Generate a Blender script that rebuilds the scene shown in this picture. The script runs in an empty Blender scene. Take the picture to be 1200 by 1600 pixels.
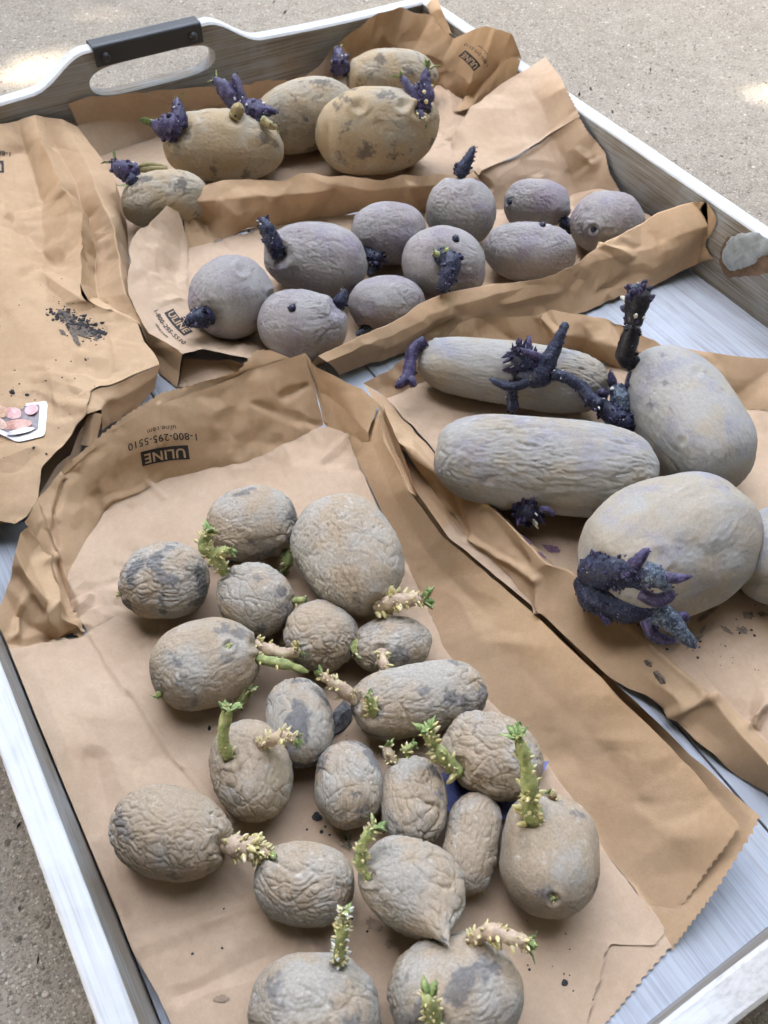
import bpy, bmesh, math, random
import numpy as np
from mathutils import Vector, Matrix
from mathutils.bvhtree import BVHTree

sc = bpy.context.scene
COL = sc.collection
random.seed(7)

# ------------------------------------------------------------------ camera
F_PX = 1350.0                      # focal length in pixels of a 1200 x 1600 frame
CAM_POS = np.array([0.0, 0.0, 0.395])
ROT = np.array([[0.85191462, 0.40348693, -0.33382598],
                [-0.52333144, 0.67922551, -0.51456478],
                [0.01912296, 0.61306689, 0.78979953]])
cam_d = bpy.data.cameras.new('camera')
cam = bpy.data.objects.new('camera', cam_d)
COL.objects.link(cam)
mw = Matrix([[*ROT[i], CAM_POS[i]] for i in range(3)] + [[0, 0, 0, 1]])
cam.matrix_world = mw
cam_d.sensor_fit = 'VERTICAL'
cam_d.sensor_height = 24.0
cam_d.lens = 24.0 * F_PX / 1600.0
cam_d.clip_start = 0.01
cam_d.clip_end = 500
cam_d.dof.use_dof = True
cam_d.dof.focus_distance = 0.45
cam_d.dof.aperture_fstop = 14.0
sc.camera = cam

# ------------------------------------------------------------------ light
SUN_AZ = math.radians(-72.0)       # direction towards the sun, from +Y, clockwise
SUN_EL = math.radians(40.0)
w = bpy.data.worlds.new('World'); sc.world = w; w.use_nodes = True
nt = w.node_tree; nt.nodes.clear()
sky = nt.nodes.new('ShaderNodeTexSky'); sky.sky_type = 'NISHITA'; sky.sun_disc = False
sky.sun_elevation = SUN_EL; sky.sun_rotation = SUN_AZ
sky.air_density = 1.0; sky.dust_density = 6.0; sky.ozone_density = 1.0
hs = nt.nodes.new('ShaderNodeHueSaturation'); hs.inputs['Saturation'].default_value = 0.52
bg = nt.nodes.new('ShaderNodeBackground'); bg.inputs['Strength'].default_value = 0.15
wo = nt.nodes.new('ShaderNodeOutputWorld')
nt.links.new(sky.outputs[0], hs.inputs['Color']); nt.links.new(hs.outputs[0], bg.inputs['Color'])
nt.links.new(bg.outputs[0], wo.inputs['Surface'])
SUN_DIR = Vector((math.sin(SUN_AZ) * math.cos(SUN_EL), math.cos(SUN_AZ) * math.cos(SUN_EL), math.sin(SUN_EL)))
sun_d = bpy.data.lights.new('sun', 'SUN'); sun_d.energy = 2.0; sun_d.angle = math.radians(0.53)
sun_d.color = (1.0, 0.9, 0.76)
sun = bpy.data.objects.new('sun', sun_d); COL.objects.link(sun)
sun.rotation_euler = SUN_DIR.to_track_quat('Z', 'Y').to_euler(); sun.location = (0, 0, 8)
sc.view_settings.view_transform = 'Standard'
sc.view_settings.look = 'None'
sc.view_settings.gamma = 1.0
sc.view_settings.use_curve_mapping = False
sc.view_settings.exposure = 4.45
sc.render.engine = 'CYCLES'
sc.cycles.max_bounces = 3
sc.cycles.diffuse_bounces = 2
sc.cycles.adaptive_threshold = 0.03

# ------------------------------------------------------------------ pixels <-> place
def ray(px, py):
    return ROT @ np.array([px - 600.0, 800.0 - py, -F_PX])
def at(px, py, z):                 # the point of the horizontal plane z (metres) seen at a pixel
    r = ray(px, py); t = (z - CAM_POS[2]) / r[2]
    return CAM_POS + t * r
def proj(p):
    q = ROT.T @ (np.asarray(p, float) - CAM_POS)
    return np.array([600.0 - F_PX * q[0] / q[2], 800.0 + F_PX * q[1] / q[2]])
def depth_of(p):
    return -(ROT.T @ (np.asarray(p, float) - CAM_POS))[2]
def at_depth(px, py, d):
    return CAM_POS + ROT @ (np.array([px - 600.0, 800.0 - py, -F_PX]) * (d / F_PX))

# ------------------------------------------------------------------ numpy noise
_rng = np.random.RandomState(3)
_perm = _rng.permutation(256); _perm = np.concatenate([_perm, _perm, _perm])
_g = _rng.normal(size=(256, 3)); _g /= np.linalg.norm(_g, axis=1)[:, None]
def perlin(p):
    p = np.asarray(p, float)
    i = np.floor(p).astype(int); f = p - i; i &= 255
    u = f * f * f * (f * (f * 6 - 15) + 10)
    r = 0
    for dx in (0, 1):
        for dy in (0, 1):
            for dz in (0, 1):
                h = _perm[_perm[_perm[i[:, 0] + dx] + i[:, 1] + dy] + i[:, 2] + dz]
                g = _g[h]
                d = (f[:, 0] - dx) * g[:, 0] + (f[:, 1] - dy) * g[:, 1] + (f[:, 2] - dz) * g[:, 2]
                wx = u[:, 0] if dx else 1 - u[:, 0]
                wy = u[:, 1] if dy else 1 - u[:, 1]
                wz = u[:, 2] if dz else 1 - u[:, 2]
                r = r + wx * wy * wz * d
    return r
_cell = _rng.uniform(0.05, 0.95, (256, 3))
def worley2(p):                    # squared distance to the nearest scattered point: shallow bowls with sharp straight ridges between
    i = np.floor(p).astype(int); best = np.full(len(p), 9.0)
    for dx in (-1, 0, 1):
        for dy in (-1, 0, 1):
            for dz in (-1, 0, 1):
                j = i + np.array([dx, dy, dz]); k = j & 255
                c = j + _cell[_perm[_perm[_perm[k[:, 0]] + k[:, 1]] + k[:, 2]]]
                best = np.minimum(best, ((p - c) ** 2).sum(1))
    return best
def cracks(p):                     # nearest and second nearest scattered point: a net of cells
    i = np.floor(p).astype(int); f1 = np.full(len(p), 9.0); f2 = f1.copy()
    for dx in (-1, 0, 1):
        for dy in (-1, 0, 1):
            for dz in (-1, 0, 1):
                j = i + np.array([dx, dy, dz]); k = j & 255
                c = j + _cell[_perm[_perm[_perm[k[:, 0]] + k[:, 1]] + k[:, 2]]]
                d = ((p - c) ** 2).sum(1); f2 = np.minimum(f2, np.maximum(f1, d)); f1 = np.minimum(f1, d)
    f1 = np.sqrt(f1); return f1, np.sqrt(f2) - f1
_val = _rng.uniform(-1, 1, (256, 3))
def facets(p):                     # random heights on a lattice of tetrahedra, joined by flat faces: sharp straight creases
    q = p @ np.array([[0.80, 0.36, -0.48], [-0.60, 0.48, -0.64], [0.0, 0.80, 0.60]])
    i = np.floor(q).astype(int); f = q - i; o = np.argsort(-f, axis=1); fs = np.take_along_axis(f, o, 1)
    w = [1 - fs[:, 0], fs[:, 0] - fs[:, 1], fs[:, 1] - fs[:, 2], fs[:, 2]]; c = i.copy(); r = 0; n = np.arange(len(p))
    for k in range(4):
        j = c & 255; r = r + w[k][:, None] * _val[_perm[_perm[_perm[j[:, 0]] + j[:, 1]] + j[:, 2]]]
        if k < 3: c = c.copy(); c[n, o[:, k]] += 1
    return r
def vworley(p):
    return np.stack([worley2(p + o) for o in (0.0, 17.3, 51.7)], axis=1)
def vnoise(p):
    return np.stack([perlin(p + o) for o in (0.0, 37.3, 91.7)], axis=1)

# ------------------------------------------------------------------ object helpers
def link(o, parent=None, loc=None):
    COL.objects.link(o)
    if parent is not None: o.parent = parent
    return o
def tag(o, label=None, cat=None, group=None, kind=None):
    if label: o['label'] = label
    if cat: o['category'] = cat
    if group: o['group'] = group
    if kind: o['kind'] = kind
    return o
def empty(name, loc=(0, 0, 0)):
    o = bpy.data.objects.new(name, None); o.empty_display_size = 0.02
    o.location = loc; COL.objects.link(o); return o
def mesh_obj(name, verts, faces, mat, parent=None, smooth=True, loc=(0, 0, 0)):
    me = bpy.data.meshes.new(name)
    off = np.asarray(loc, float)
    v = np.asarray(verts, float) - off
    me.from_pydata(v.tolist(), [], [tuple(int(i) for i in f) for f in faces])
    if smooth: me.polygons.foreach_set('use_smooth', [True] * len(me.polygons))
    for m in (mat if isinstance(mat, (list, tuple)) else [mat]): me.materials.append(m)
    o = bpy.data.objects.new(name, me); link(o, parent)
    if parent is None: o.location = loc
    me.update()
    return o
def local_to(parent, verts):       # world vertices -> the space of an unrotated parent
    return np.asarray(verts, float) - np.array(parent.location)
def child(name, verts, faces, mat, parent, smooth=True):
    base = np.zeros(3); p = parent
    while p is not None: base += np.array(p.location); p = p.parent
    return mesh_obj(name, np.asarray(verts, float) - base, faces, mat, parent, smooth)

class Geo:
    def __init__(s): s.v = []; s.f = []; s.n = 0; s.mi = []
    def add(s, v, f, mi=0):
        v = np.asarray(v, float); s.v.append(v)
        s.f += [tuple(int(i) + s.n for i in q) for q in f]; s.mi += [mi] * len(f); s.n += len(v)
    def verts(s): return np.concatenate(s.v) if s.v else np.zeros((0, 3))
    def box(s, a, b, mi=0, bev=0.0):
        (x0, y0, z0), (x1, y1, z1) = a, b
        if bev <= 0:
            v = [(x, y, z) for z in (z0, z1) for y in (y0, y1) for x in (x0, x1)]
            s.add(v, [(0, 2, 3, 1), (4, 5, 7, 6), (0, 1, 5, 4), (2, 6, 7, 3), (0, 4, 6, 2), (1, 3, 7, 5)], mi)
        else:
            bm = bmesh.new(); bmesh.ops.create_cube(bm, size=1)
            for q in bm.verts: q.co = ((x0 + x1) / 2 + q.co.x * (x1 - x0), (y0 + y1) / 2 + q.co.y * (y1 - y0), (z0 + z1) / 2 + q.co.z * (z1 - z0))
            bmesh.ops.bevel(bm, geom=bm.edges[:], offset=bev, segments=2, affect='EDGES', profile=0.7)
            bm.verts.index_update()
            s.add([q.co[:] for q in bm.verts], [[q.index for q in f.verts] for f in bm.faces], mi); bm.free()
    def tube(s, pts, rad, seg=10, mi=0, rough=0.0, rs=1.0, seed=0.0):
        pts = np.asarray(pts, float); n = len(pts)
        tang = np.gradient(pts, axis=0); tang /= np.linalg.norm(tang, axis=1)[:, None] + 1e-12
        ref = np.array([0.31, 0.22, 0.92]); a = np.cross(tang[0], ref); a /= np.linalg.norm(a)
        V = []
        for i in range(n):
            t = tang[i]; a = a - t * (a @ t); a /= np.linalg.norm(a) + 1e-12; b = np.cross(t, a)
            for k in range(seg):
                th = 2 * math.pi * k / seg
                V.append(pts[i] + rad[i] * (math.cos(th) * a + math.sin(th) * b))
        V = np.array(V)
        if rough > 0:
            c = np.repeat(pts, seg, axis=0)
            V = c + (V - c) * (1 + rough * perlin(V * rs + seed))[:, None]
        V = np.concatenate([V, pts[:1], pts[-1:]])
        Fq = []
        for i in range(n - 1):
            for k in range(seg):
                k2 = (k + 1) % seg
                Fq.append((i * seg + k, i * seg + k2, (i + 1) * seg + k2, (i + 1) * seg + k))
        for k in range(seg):
            k2 = (k + 1) % seg
            Fq.append((n * seg, k2, k)); Fq.append((n * seg + 1, (n - 1) * seg + k, (n - 1) * seg + k2))
        s.add(V, Fq, mi)
    def cone(s, p, d, r, l, seg=5, mi=0, tip=0.25):        # a small bud or spike: rounded, tapering
        p = np.asarray(p, float); d = np.asarray(d, float); d = d / (np.linalg.norm(d) + 1e-12)
        s.tube([p - d * r * 0.3, p + d * l * 0.35, p + d * l * 0.75, p + d * l], [r * .85, r, r * 0.7, r * tip], seg, mi)
    def obj(s, name, mat, parent=None, smooth=True, loc=(0, 0, 0)):
        o = child(name, s.verts(), s.f, mat, parent, smooth) if parent is not None else mesh_obj(name, s.verts(), s.f, mat, None, smooth, loc)
        if any(s.mi): o.data.polygons.foreach_set('material_index', s.mi)
        return o

def catmull(pts, m):
    pts = np.asarray(pts, float)
    if len(pts) < 3: return np.array([pts[0] + (pts[-1] - pts[0]) * t for t in np.linspace(0, 1, m * (len(pts) - 1) + 1)])
    P = np.concatenate([[2 * pts[0] - pts[1]], pts, [2 * pts[-1] - pts[-2]]]); out = []
    for i in range(1, len(P) - 2):
        for k in range(m):
            t = k / m
            out.append(0.5 * (2 * P[i] + (P[i + 1] - P[i - 1]) * t + (2 * P[i - 1] - 5 * P[i] + 4 * P[i + 1] - P[i + 2]) * t * t
                              + (-P[i - 1] + 3 * P[i] - 3 * P[i + 1] + P[i + 2]) * t ** 3))
    out.append(P[-2]); return np.array(out)
# ------------------------------------------------------------------ materials
class NT:
    def __init__(s, name, rough=0.8, spec=0.3):
        s.m = bpy.data.materials.new(name); s.m.use_nodes = True
        s.t = s.m.node_tree; s.b = s.t.nodes['Principled BSDF']
        s.b.inputs['Roughness'].default_value = rough
        s.b.inputs['Specular IOR Level'].default_value = spec
    def n(s, typ, **kw):
        nd = s.t.nodes.new('ShaderNode' + typ)
        for k, v in kw.items():
            if k in nd.inputs.keys(): nd.inputs[k].default_value = v
            else: setattr(nd, k, v)
        return nd
    def l(s, a, b): s.t.links.new(a, b); return b
    def coords(s, which='Object', scale=(1, 1, 1), loc=None):
        tc = s.n('TexCoord'); mp = s.n('Mapping'); mp.inputs['Scale'].default_value = scale
        s.l(tc.outputs[which], mp.inputs['Vector'])
        if loc is not None: s.l(loc, mp.inputs['Location'])
        return mp.outputs[0]
    def noise(s, vec, scale, detail=4, rough=0.55, dist=0.0):
        nd = s.n('TexNoise', Scale=scale, Detail=detail, Roughness=rough, Distortion=dist)
        s.l(vec, nd.inputs['Vector']); return nd.outputs['Fac']
    def voro(s, vec, scale, feature='F1', out='Distance', rnd=1.0):
        nd = s.n('TexVoronoi', feature=feature); nd.inputs['Scale'].default_value = scale
        nd.inputs['Randomness'].default_value = rnd
        s.l(vec, nd.inputs['Vector']); return nd.outputs[out]
    def ramp(s, fac, stops):
        r = s.n('ValToRGB'); e = r.color_ramp.elements
        while len(e) < len(stops): e.new(0.5)
        for k, (p, c) in enumerate(stops):
            e[k].position = p; e[k].color = (c if isinstance(c, tuple) else (c, c, c)) + (1,) if not (isinstance(c, tuple) and len(c) == 4) else c
        s.l(fac, r.inputs[0]); return r.outputs[0]
    def mix(s, fac, a, b, mode='MIX'):
        nd = s.n('Mix', data_type='RGBA', blend_type=mode)
        for sock, v in ((nd.inputs[0], fac), (nd.inputs[6], a), (nd.inputs[7], b)):
            if isinstance(v, (int, float)): sock.default_value = v
            elif isinstance(v, tuple): sock.default_value = v + (1,)
            else: s.l(v, sock)
        return nd.outputs[2]
    def math(s, op, a, b=0.0):
        nd = s.n('Math', operation=op)
        for sock, v in zip(nd.inputs, (a, b)):
            if isinstance(v, (int, float)): sock.default_value = v
            else: s.l(v, sock)
        return nd.outputs[0]
    def bump(s, h, dist, strength=1.0, prev=None):
        nd = s.n('Bump'); nd.inputs['Strength'].default_value = strength; nd.inputs['Distance'].default_value = dist
        s.l(h, nd.inputs['Height'])
        if prev is not None: s.l(prev, nd.inputs['Normal'])
        return nd.outputs[0]
    def done(s, col=None, nrm=None, rough=None):
        if col is not None:
            if isinstance(col, tuple): s.b.inputs['Base Color'].default_value = col + (1,)
            else: s.l(col, s.b.inputs['Base Color'])
        if nrm is not None: s.l(nrm, s.b.inputs['Normal'])
        if rough is not None: s.l(rough, s.b.inputs['Roughness'])
        return s.m

def mat_concrete():
    t = NT('concrete', 0.9, 0.08); v = t.coords('Object')
    big = t.noise(v, 3.0, 4, 0.6); mid = t.noise(v, 55, 4, 0.65)
    base = t.ramp(big, [(0.3, (0.265, 0.23, 0.185)), (0.7, (0.34, 0.30, 0.245))])
    base = t.mix(t.ramp(mid, [(0.4, 0.0), (0.8, 0.6)]), base, (0.18, 0.152, 0.122))
    # sand and small stones of the worn concrete
    def stones(scale, lo, hi, keep):
        c = t.n('TexVoronoi'); c.inputs['Scale'].default_value = scale; t.l(v, c.inputs['Vector'])
        s = t.n('SeparateColor'); t.l(c.outputs['Color'], s.inputs[0])
        col = t.ramp(s.outputs[0], [(0.0, (0.05, 0.045, 0.04)), (0.3, (0.16, 0.125, 0.092)), (0.6, (0.3, 0.255, 0.205)), (0.85, (0.46, 0.40, 0.33)), (1.0, (0.68, 0.63, 0.55))])
        m_ = t.math('MULTIPLY', t.ramp(c.outputs['Distance'], [(lo, 1.0), (hi, 0.0)]), t.ramp(s.outputs[1], [(keep, 0.0), (keep + 0.03, 1.0)]))
        return col, m_
    c1, m1 = stones(260, 0.3, 0.46, 0.84); c2, m2 = stones(480, 0.35, 0.55, 0.5); c3, m3 = stones(950, 0.4, 0.6, 0.2)
    col = t.mix(t.math('MULTIPLY', m3, 0.45), base, c3); col = t.mix(t.math('MULTIPLY', m2, 0.5), col, c2); col = t.mix(t.math('MULTIPLY', m1, 0.8), col, c1)
    h = t.math('ADD', t.math('MULTIPLY', m1, 1.0), t.math('ADD', t.math('MULTIPLY', m2, 0.6), t.math('MULTIPLY', m3, 0.35)))
    return t.done(col, t.bump(h, 0.0012, 0.8))

def mat_wood(name, light, dark, streak, axis='X', paint=None, paint_amt=0.5, rough=0.6, grain=0.5):
    t = NT(name, rough, 0.18)
    sx = {'X': (5, 90, 90), 'Y': (90, 5, 90)}[axis]; sf = {'X': (14, 700, 700), 'Y': (700, 14, 700)}[axis]
    v = t.coords('Object', sx); vf = t.coords('Object', sf); vo = t.coords('Object')
    g = t.noise(v, 1.0, 5, 0.65, 0.6); f = t.noise(vf, 1.0, 3, 0.6)
    col = t.ramp(g, [(0.28, dark), (0.5, tuple((a + b) / 2 for a, b in zip(light, dark))), (0.72, light)])
    col = t.mix(t.ramp(f, [(0.5, 0.0), (0.75, grain)]), col, streak)
    if paint is not None:
        cloud = t.noise(vo, 11, 5, 0.65, 0.8)
        wear = t.math('ADD', t.math('MULTIPLY', cloud, 0.7), t.math('MULTIPLY', f, 0.5))
        lo = 0.6 + 0.35 * (paint_amt - 0.5)
        col = t.mix(t.ramp(wear, [(lo - 0.1, 1.0), (lo + 0.12, 0.0)]), col, paint)
    return t.done(col, t.bump(t.math('ADD', f, t.math('MULTIPLY', g, 0.6)), 0.0005, 0.35))

def mat_paper(name, c0, c1):
    t = NT(name, 0.75, 0.1); v = t.coords('Object')
    a = t.noise(v, 22, 4, 0.6); b = t.noise(v, 900, 3, 0.7); c = t.noise(v, 240, 3, 0.6)
    col = t.ramp(a, [(0.3, c0), (0.7, c1)])
    col = t.mix(t.ramp(b, [(0.4, 0.0), (0.75, 0.3)]), col, tuple(x * 0.72 for x in c0))
    col = t.mix(t.ramp(c, [(0.45, 0.0), (0.8, 0.22)]), col, tuple(min(1, x * 1.25) for x in c1))
    return t.done(col, t.bump(b, 0.00022, 0.35))

def mat_potato(name, grain, contrast):
    t = NT(name, 0.85, 0.07)
    at_ = t.n('Attribute', attribute_name='skin')
    v = t.coords('Object'); fine = t.noise(v, 900, 3, 0.7)
    lo, hi = 1 - contrast, 1 + contrast * 1.4
    col = t.mix(t.ramp(fine, [(0.4, 0.0), (0.75, 1.0)]), t.mix(1.0, at_.outputs['Color'], (lo, lo, lo), 'MULTIPLY'), t.mix(1.0, at_.outputs['Color'], (hi, hi, hi), 'MULTIPLY'))
    return t.done(col, t.bump(fine, grain, 0.6))

def mat_sprout(name, cols, frost, frostamt, rough=0.6, scale=180, sss=0.0):
    t = NT(name, rough, 0.22); v = t.coords('Object')
    n = t.noise(v, scale, 4, 0.6); f = t.noise(v, 700, 3, 0.7)
    col = t.ramp(n, [(0.3 + 0.4 * i / (len(cols) - 1), c) for i, c in enumerate(cols)])
    col = t.mix(t.math('MULTIPLY', t.ramp(f, [(0.5, 0.0), (0.75, 1.0)]), frostamt), col, frost)
    if sss > 0:
        t.b.inputs['Subsurface Weight'].default_value = sss
        t.b.inputs['Subsurface Radius'].default_value = (0.002, 0.0022, 0.001)
        t.b.inputs['Subsurface Scale'].default_value = 0.6
    return t.done(col, t.bump(f, 0.0005, 0.6))

def mat_plain(name, c, rough=0.7, spec=0.3, var=0.0, scale=200, bump=0.0, metal=0.0):
    t = NT(name, rough, spec); t.b.inputs['Metallic'].default_value = metal
    if var <= 0: return t.done(c)
    v = t.coords('Object'); n = t.noise(v, scale, 4, 0.65)
    col = t.ramp(n, [(0.3, tuple(x * (1 - var) for x in c)), (0.7, tuple(min(1, x * (1 + var)) for x in c))])
    return t.done(col, t.bump(n, bump, 0.6) if bump > 0 else None)

M_CONC = mat_concrete()
M_FLOOR = mat_wood('washed_floor_wood', (0.38, 0.395, 0.415), (0.20, 0.20, 0.21), (0.13, 0.125, 0.12), 'Y', (0.36, 0.39, 0.44), 0.55, 0.6, 0.3)
M_SIDE = mat_wood('washed_side_wood', (0.30, 0.25, 0.19), (0.14, 0.11, 0.08), (0.07, 0.06, 0.05), 'Y', (0.30, 0.315, 0.335), 0.42)
M_ENDW = mat_wood('washed_end_wood', (0.30, 0.25, 0.19), (0.14, 0.11, 0.08), (0.07, 0.06, 0.05), 'X', (0.30, 0.315, 0.335), 0.42)
M_RIMY = mat_wood('whitewashed_rim', (0.49, 0.495, 0.50), (0.36, 0.36, 0.365), (0.30, 0.295, 0.29), 'Y', (0.53, 0.54, 0.55), 0.5)
M_RIMX = mat_wood('whitewashed_end_rim', (0.49, 0.495, 0.50), (0.36, 0.36, 0.365), (0.30, 0.295, 0.29), 'X', (0.53, 0.54, 0.55), 0.5)
M_METAL = mat_plain('black_powder_coat', (0.02, 0.021, 0.024), 0.45, 0.5, 0.15, 900, 0.0002)
M_PAPER = mat_paper('kraft_paper', (0.375, 0.246, 0.142), (0.45, 0.31, 0.19))
M_INNER = mat_paper('kraft_paper_inner', (0.395, 0.28, 0.187), (0.46, 0.34, 0.24))
M_INK = mat_plain('printed_ink', (0.03, 0.027, 0.026), 0.7, 0.2, 0.3, 900)
M_KRAFTPRINT = mat_plain('unprinted_kraft', (0.36, 0.25, 0.16), 0.75, 0.2, 0.1, 600)
# ------------------------------------------------------------------ ground
GZ = -0.016
g = Geo(); S = 40.0
xs = np.linspace(-S, S, 9)
g.add([(x, y, GZ) for y in xs for x in xs], [(j * 9 + i, j * 9 + i + 1, (j + 1) * 9 + i + 1, (j + 1) * 9 + i) for j in range(8) for i in range(8)])
ground = g.obj('ground', M_CONC); tag(ground, kind='structure')

# ------------------------------------------------------------------ tray
X0, X1, Y0, Y1, RIM = -0.0432, 0.4852, -0.016, 0.709, 0.055
TS, TE = 0.0125, 0.0135
tray = empty('wooden_tray', (0.221, 0.3465, GZ))
tag(tray, 'large whitewashed wooden serving tray with black metal handle, lying on the concrete', 'tray')
g = Geo()
NB = 4; bw_ = (X1 - X0) / NB
for k in range(NB):
    gg = Geo(); gg.box((X0 + k * bw_ + 0.0005, Y0 - TE + 0.002, -0.0125), (X0 + (k + 1) * bw_ - 0.0005, Y1 + TE - 0.002, 0.0), 0, 0.0012)
    gg.obj('floor_board', M_FLOOR, tray, False)
def rail(x0, x1):
    bm_n = 60; ys = np.linspace(Y0 - TE, Y1 + TE, bm_n)
    gg = Geo(); b = 0.0016
    prof = [(x0, -0.0135), (x0, RIM - b), (x0 + b * .35, RIM - b * .35), (x0 + b, RIM), (x1 - b, RIM), (x1 - b * .35, RIM - b * .35), (x1, RIM - b), (x1, -0.0135)]
    n = len(prof); V = []
    for y in ys:
        for (x, z) in prof: V.append((x, y, z))
    V = np.array(V); V[:, :1] += (perlin(V * np.array([40, 12, 40])) * 0.0005)[:, None]
    V[:, 2] += np.where(V[:, 2] > 0.03, perlin(V * np.array([25, 9, 25]) + 5) * 0.0006, 0)
    Fq = []; mi = []
    for i in range(bm_n - 1):
        for k in range(n):
            k2 = (k + 1) % n
            Fq.append((i * n + k, (i + 1) * n + k, (i + 1) * n + k2, i * n + k2)); mi.append(1 if 1 <= k <= 5 else 0)
    Fq.append(tuple(range(n))); Fq.append(tuple((bm_n - 1) * n + k for k in reversed(range(n)))); mi += [0, 0]
    gg.add(V, Fq); gg.mi = mi
    return gg.obj('side_rail', [M_SIDE, M_RIMY], tray, False)
rail(X0 - TS, X0); rail_r = rail(X1, X1 + TS)

HC = 0.222                          # handle centre
def end_top(x):
    d = abs(x - HC); s = min(1.0, max(0.0, (0.098 - d) / 0.046)); s = s * s * (3 - 2 * s)
    return RIM + 0.021 * s + 0.004 * max(0.0, 1 - max(0, d - 0.09) / 0.13) ** 2
def end_board(y0, y1):
    xs = np.concatenate([np.linspace(X0, HC - 0.0545, 40), HC + 0.0545 * np.sin(np.linspace(-math.pi / 2, math.pi / 2, 40))[1:-1], np.linspace(HC + 0.0545, X1, 40)])
    hm, hh = 0.0540, 0.0120
    def hole(x):
        u = abs(x - HC) / 0.0545
        if u >= 1: return None
        e = hh * (1 - u ** 5) ** (1 / 2.2); return hm - e, hm + e
    gg = Geo(); b = 0.0016
    bm = bmesh.new()
    def q(a, mi):
        f = bm.faces.new([bm.verts.new(p) for p in a]); f.material_index = mi
    for xa, xb in zip(xs[:-1], xs[1:]):
        ta, tb = end_top(xa), end_top(xb)
        inside = abs((xa + xb) / 2 - HC) < 0.0545
        spans = []
        if inside:
            ha = hole(xa) or (hm, hm); hb = hole(xb) or (hm, hm)
            spans = [((-0.0135, ha[0]), (-0.0135, hb[0]), False, True), ((ha[1], ta - b), (hb[1], tb - b), True, False)]
        else: spans = [((-0.0135, ta - b), (-0.0135, tb - b), True, False)]
        for (la, ua), (lb, ub), top, inner in spans:
            q([(xa, y0, la), (xb, y0, lb), (xb, y0, ub), (xa, y0, ua)], 0)
            q([(xb, y1, lb), (xa, y1, la), (xa, y1, ua), (xb, y1, ub)], 0)
            if top:
                q([(xa, y0, ua), (xb, y0, ub), (xb, y0 + b, tb), (xa, y0 + b, ta)], 1)
                q([(xa, y0 + b, ta), (xb, y0 + b, tb), (xb, y1 - b, tb), (xa, y1 - b, ta)], 1)
                q([(xa, y1 - b, ta), (xb, y1 - b, tb), (xb, y1, ub), (xa, y1, ua)], 1)
                if inside: q([(xa, y0, la), (xa, y1, la), (xb, y1, lb), (xb, y0, lb)], 0)
            if inner: q([(xa, y0, ua), (xb, y0, ub), (xb, y1, ub), (xa, y1, ua)], 0)
    bmesh.ops.remove_doubles(bm, verts=bm.verts, dist=1e-5)
    bmesh.ops.recalc_face_normals(bm, faces=bm.faces)
    bm.verts.index_update()
    V = [v.co[:] for v in bm.verts]; Fq = [[v.index for v in f.verts] for f in bm.faces]; mi = [f.material_index for f in bm.faces]; bm.free()
    gg.add(V, Fq); gg.mi = mi
    return gg.obj('end_board', [M_ENDW, M_RIMX], tray, False)
def handle(yc, sgn):
    # folded black metal sleeve over the top of the end board, with four bolts
    gg = Geo(); h = 0.0455; t = 0.0016; d = TE / 2 + 0.0012; zt = RIM + 0.0275; zb = RIM + 0.0118
    prof = []
    R = 0.0028
    for (cy, cz, a0, a1) in ((d - R, zt - R, 0, 90), (-d + R, zt - R, 90, 180)):
        for a in np.linspace(math.radians(a0), math.radians(a1), 5): prof.append((cy + R * math.cos(a), cz + R * math.sin(a)))
    outer = [(d, zb)] + prof + [(-d, zb)]
    inner = [(-d + t, zb)] + [(-(d - t), zt - t), (d - t, zt - t)] + [(d - t, zb)]
    loop = outer + inner; n = len(loop)
    xs = [HC - h, HC - h + 0.001, HC + h - 0.001, HC + h]; V = []
    for x in xs:
        for (y, z) in loop: V.append((x, yc + y, z))
    Fq = [(i * n + k, i * n + (k + 1) % n, (i + 1) * n + (k + 1) % n, (i + 1) * n + k) for i in range(3) for k in range(n)]
    no = len(outer); ni = len(inner)
    gg.add(V, Fq)
    caps = [(no - 1, no, no + 1), (no - 1, no + 1, no - 2), (0, n - 1, n - 2), (0, n - 2, 1)]
    mid = list(range(1, no - 1)) + [no + 1, no + 2]
    for base in (0, 3 * n):
        gg.f += [tuple(base + k for k in c) for c in caps] + [tuple(base + k for k in mid)]; gg.mi += [0] * 5
    ho = gg.obj('handle', M_METAL, tray, False)
    for sx in (-1, 1):
        for sy in (-1, 1):
            b2 = Geo(); c = np.array([HC + sx * (h - 0.0085), yc + sy * d, RIM + 0.0182])
            dirv = np.array([0, sy, 0.0])
            b2.tube([c - dirv * .001, c + dirv * 0.0008, c + dirv * 0.0022, c + dirv * 0.003, c + dirv * 0.0033], [0.0036, 0.0036, 0.0030, 0.0017, 0.0003], 14)
            b2.obj('bolt', M_METAL, ho)
    return ho
end_board(Y1, Y1 + TE); handle(Y1 + TE / 2, 1)
end_board(Y0 - TE, Y0); handle(Y0 - TE / 2, -1)

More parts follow.
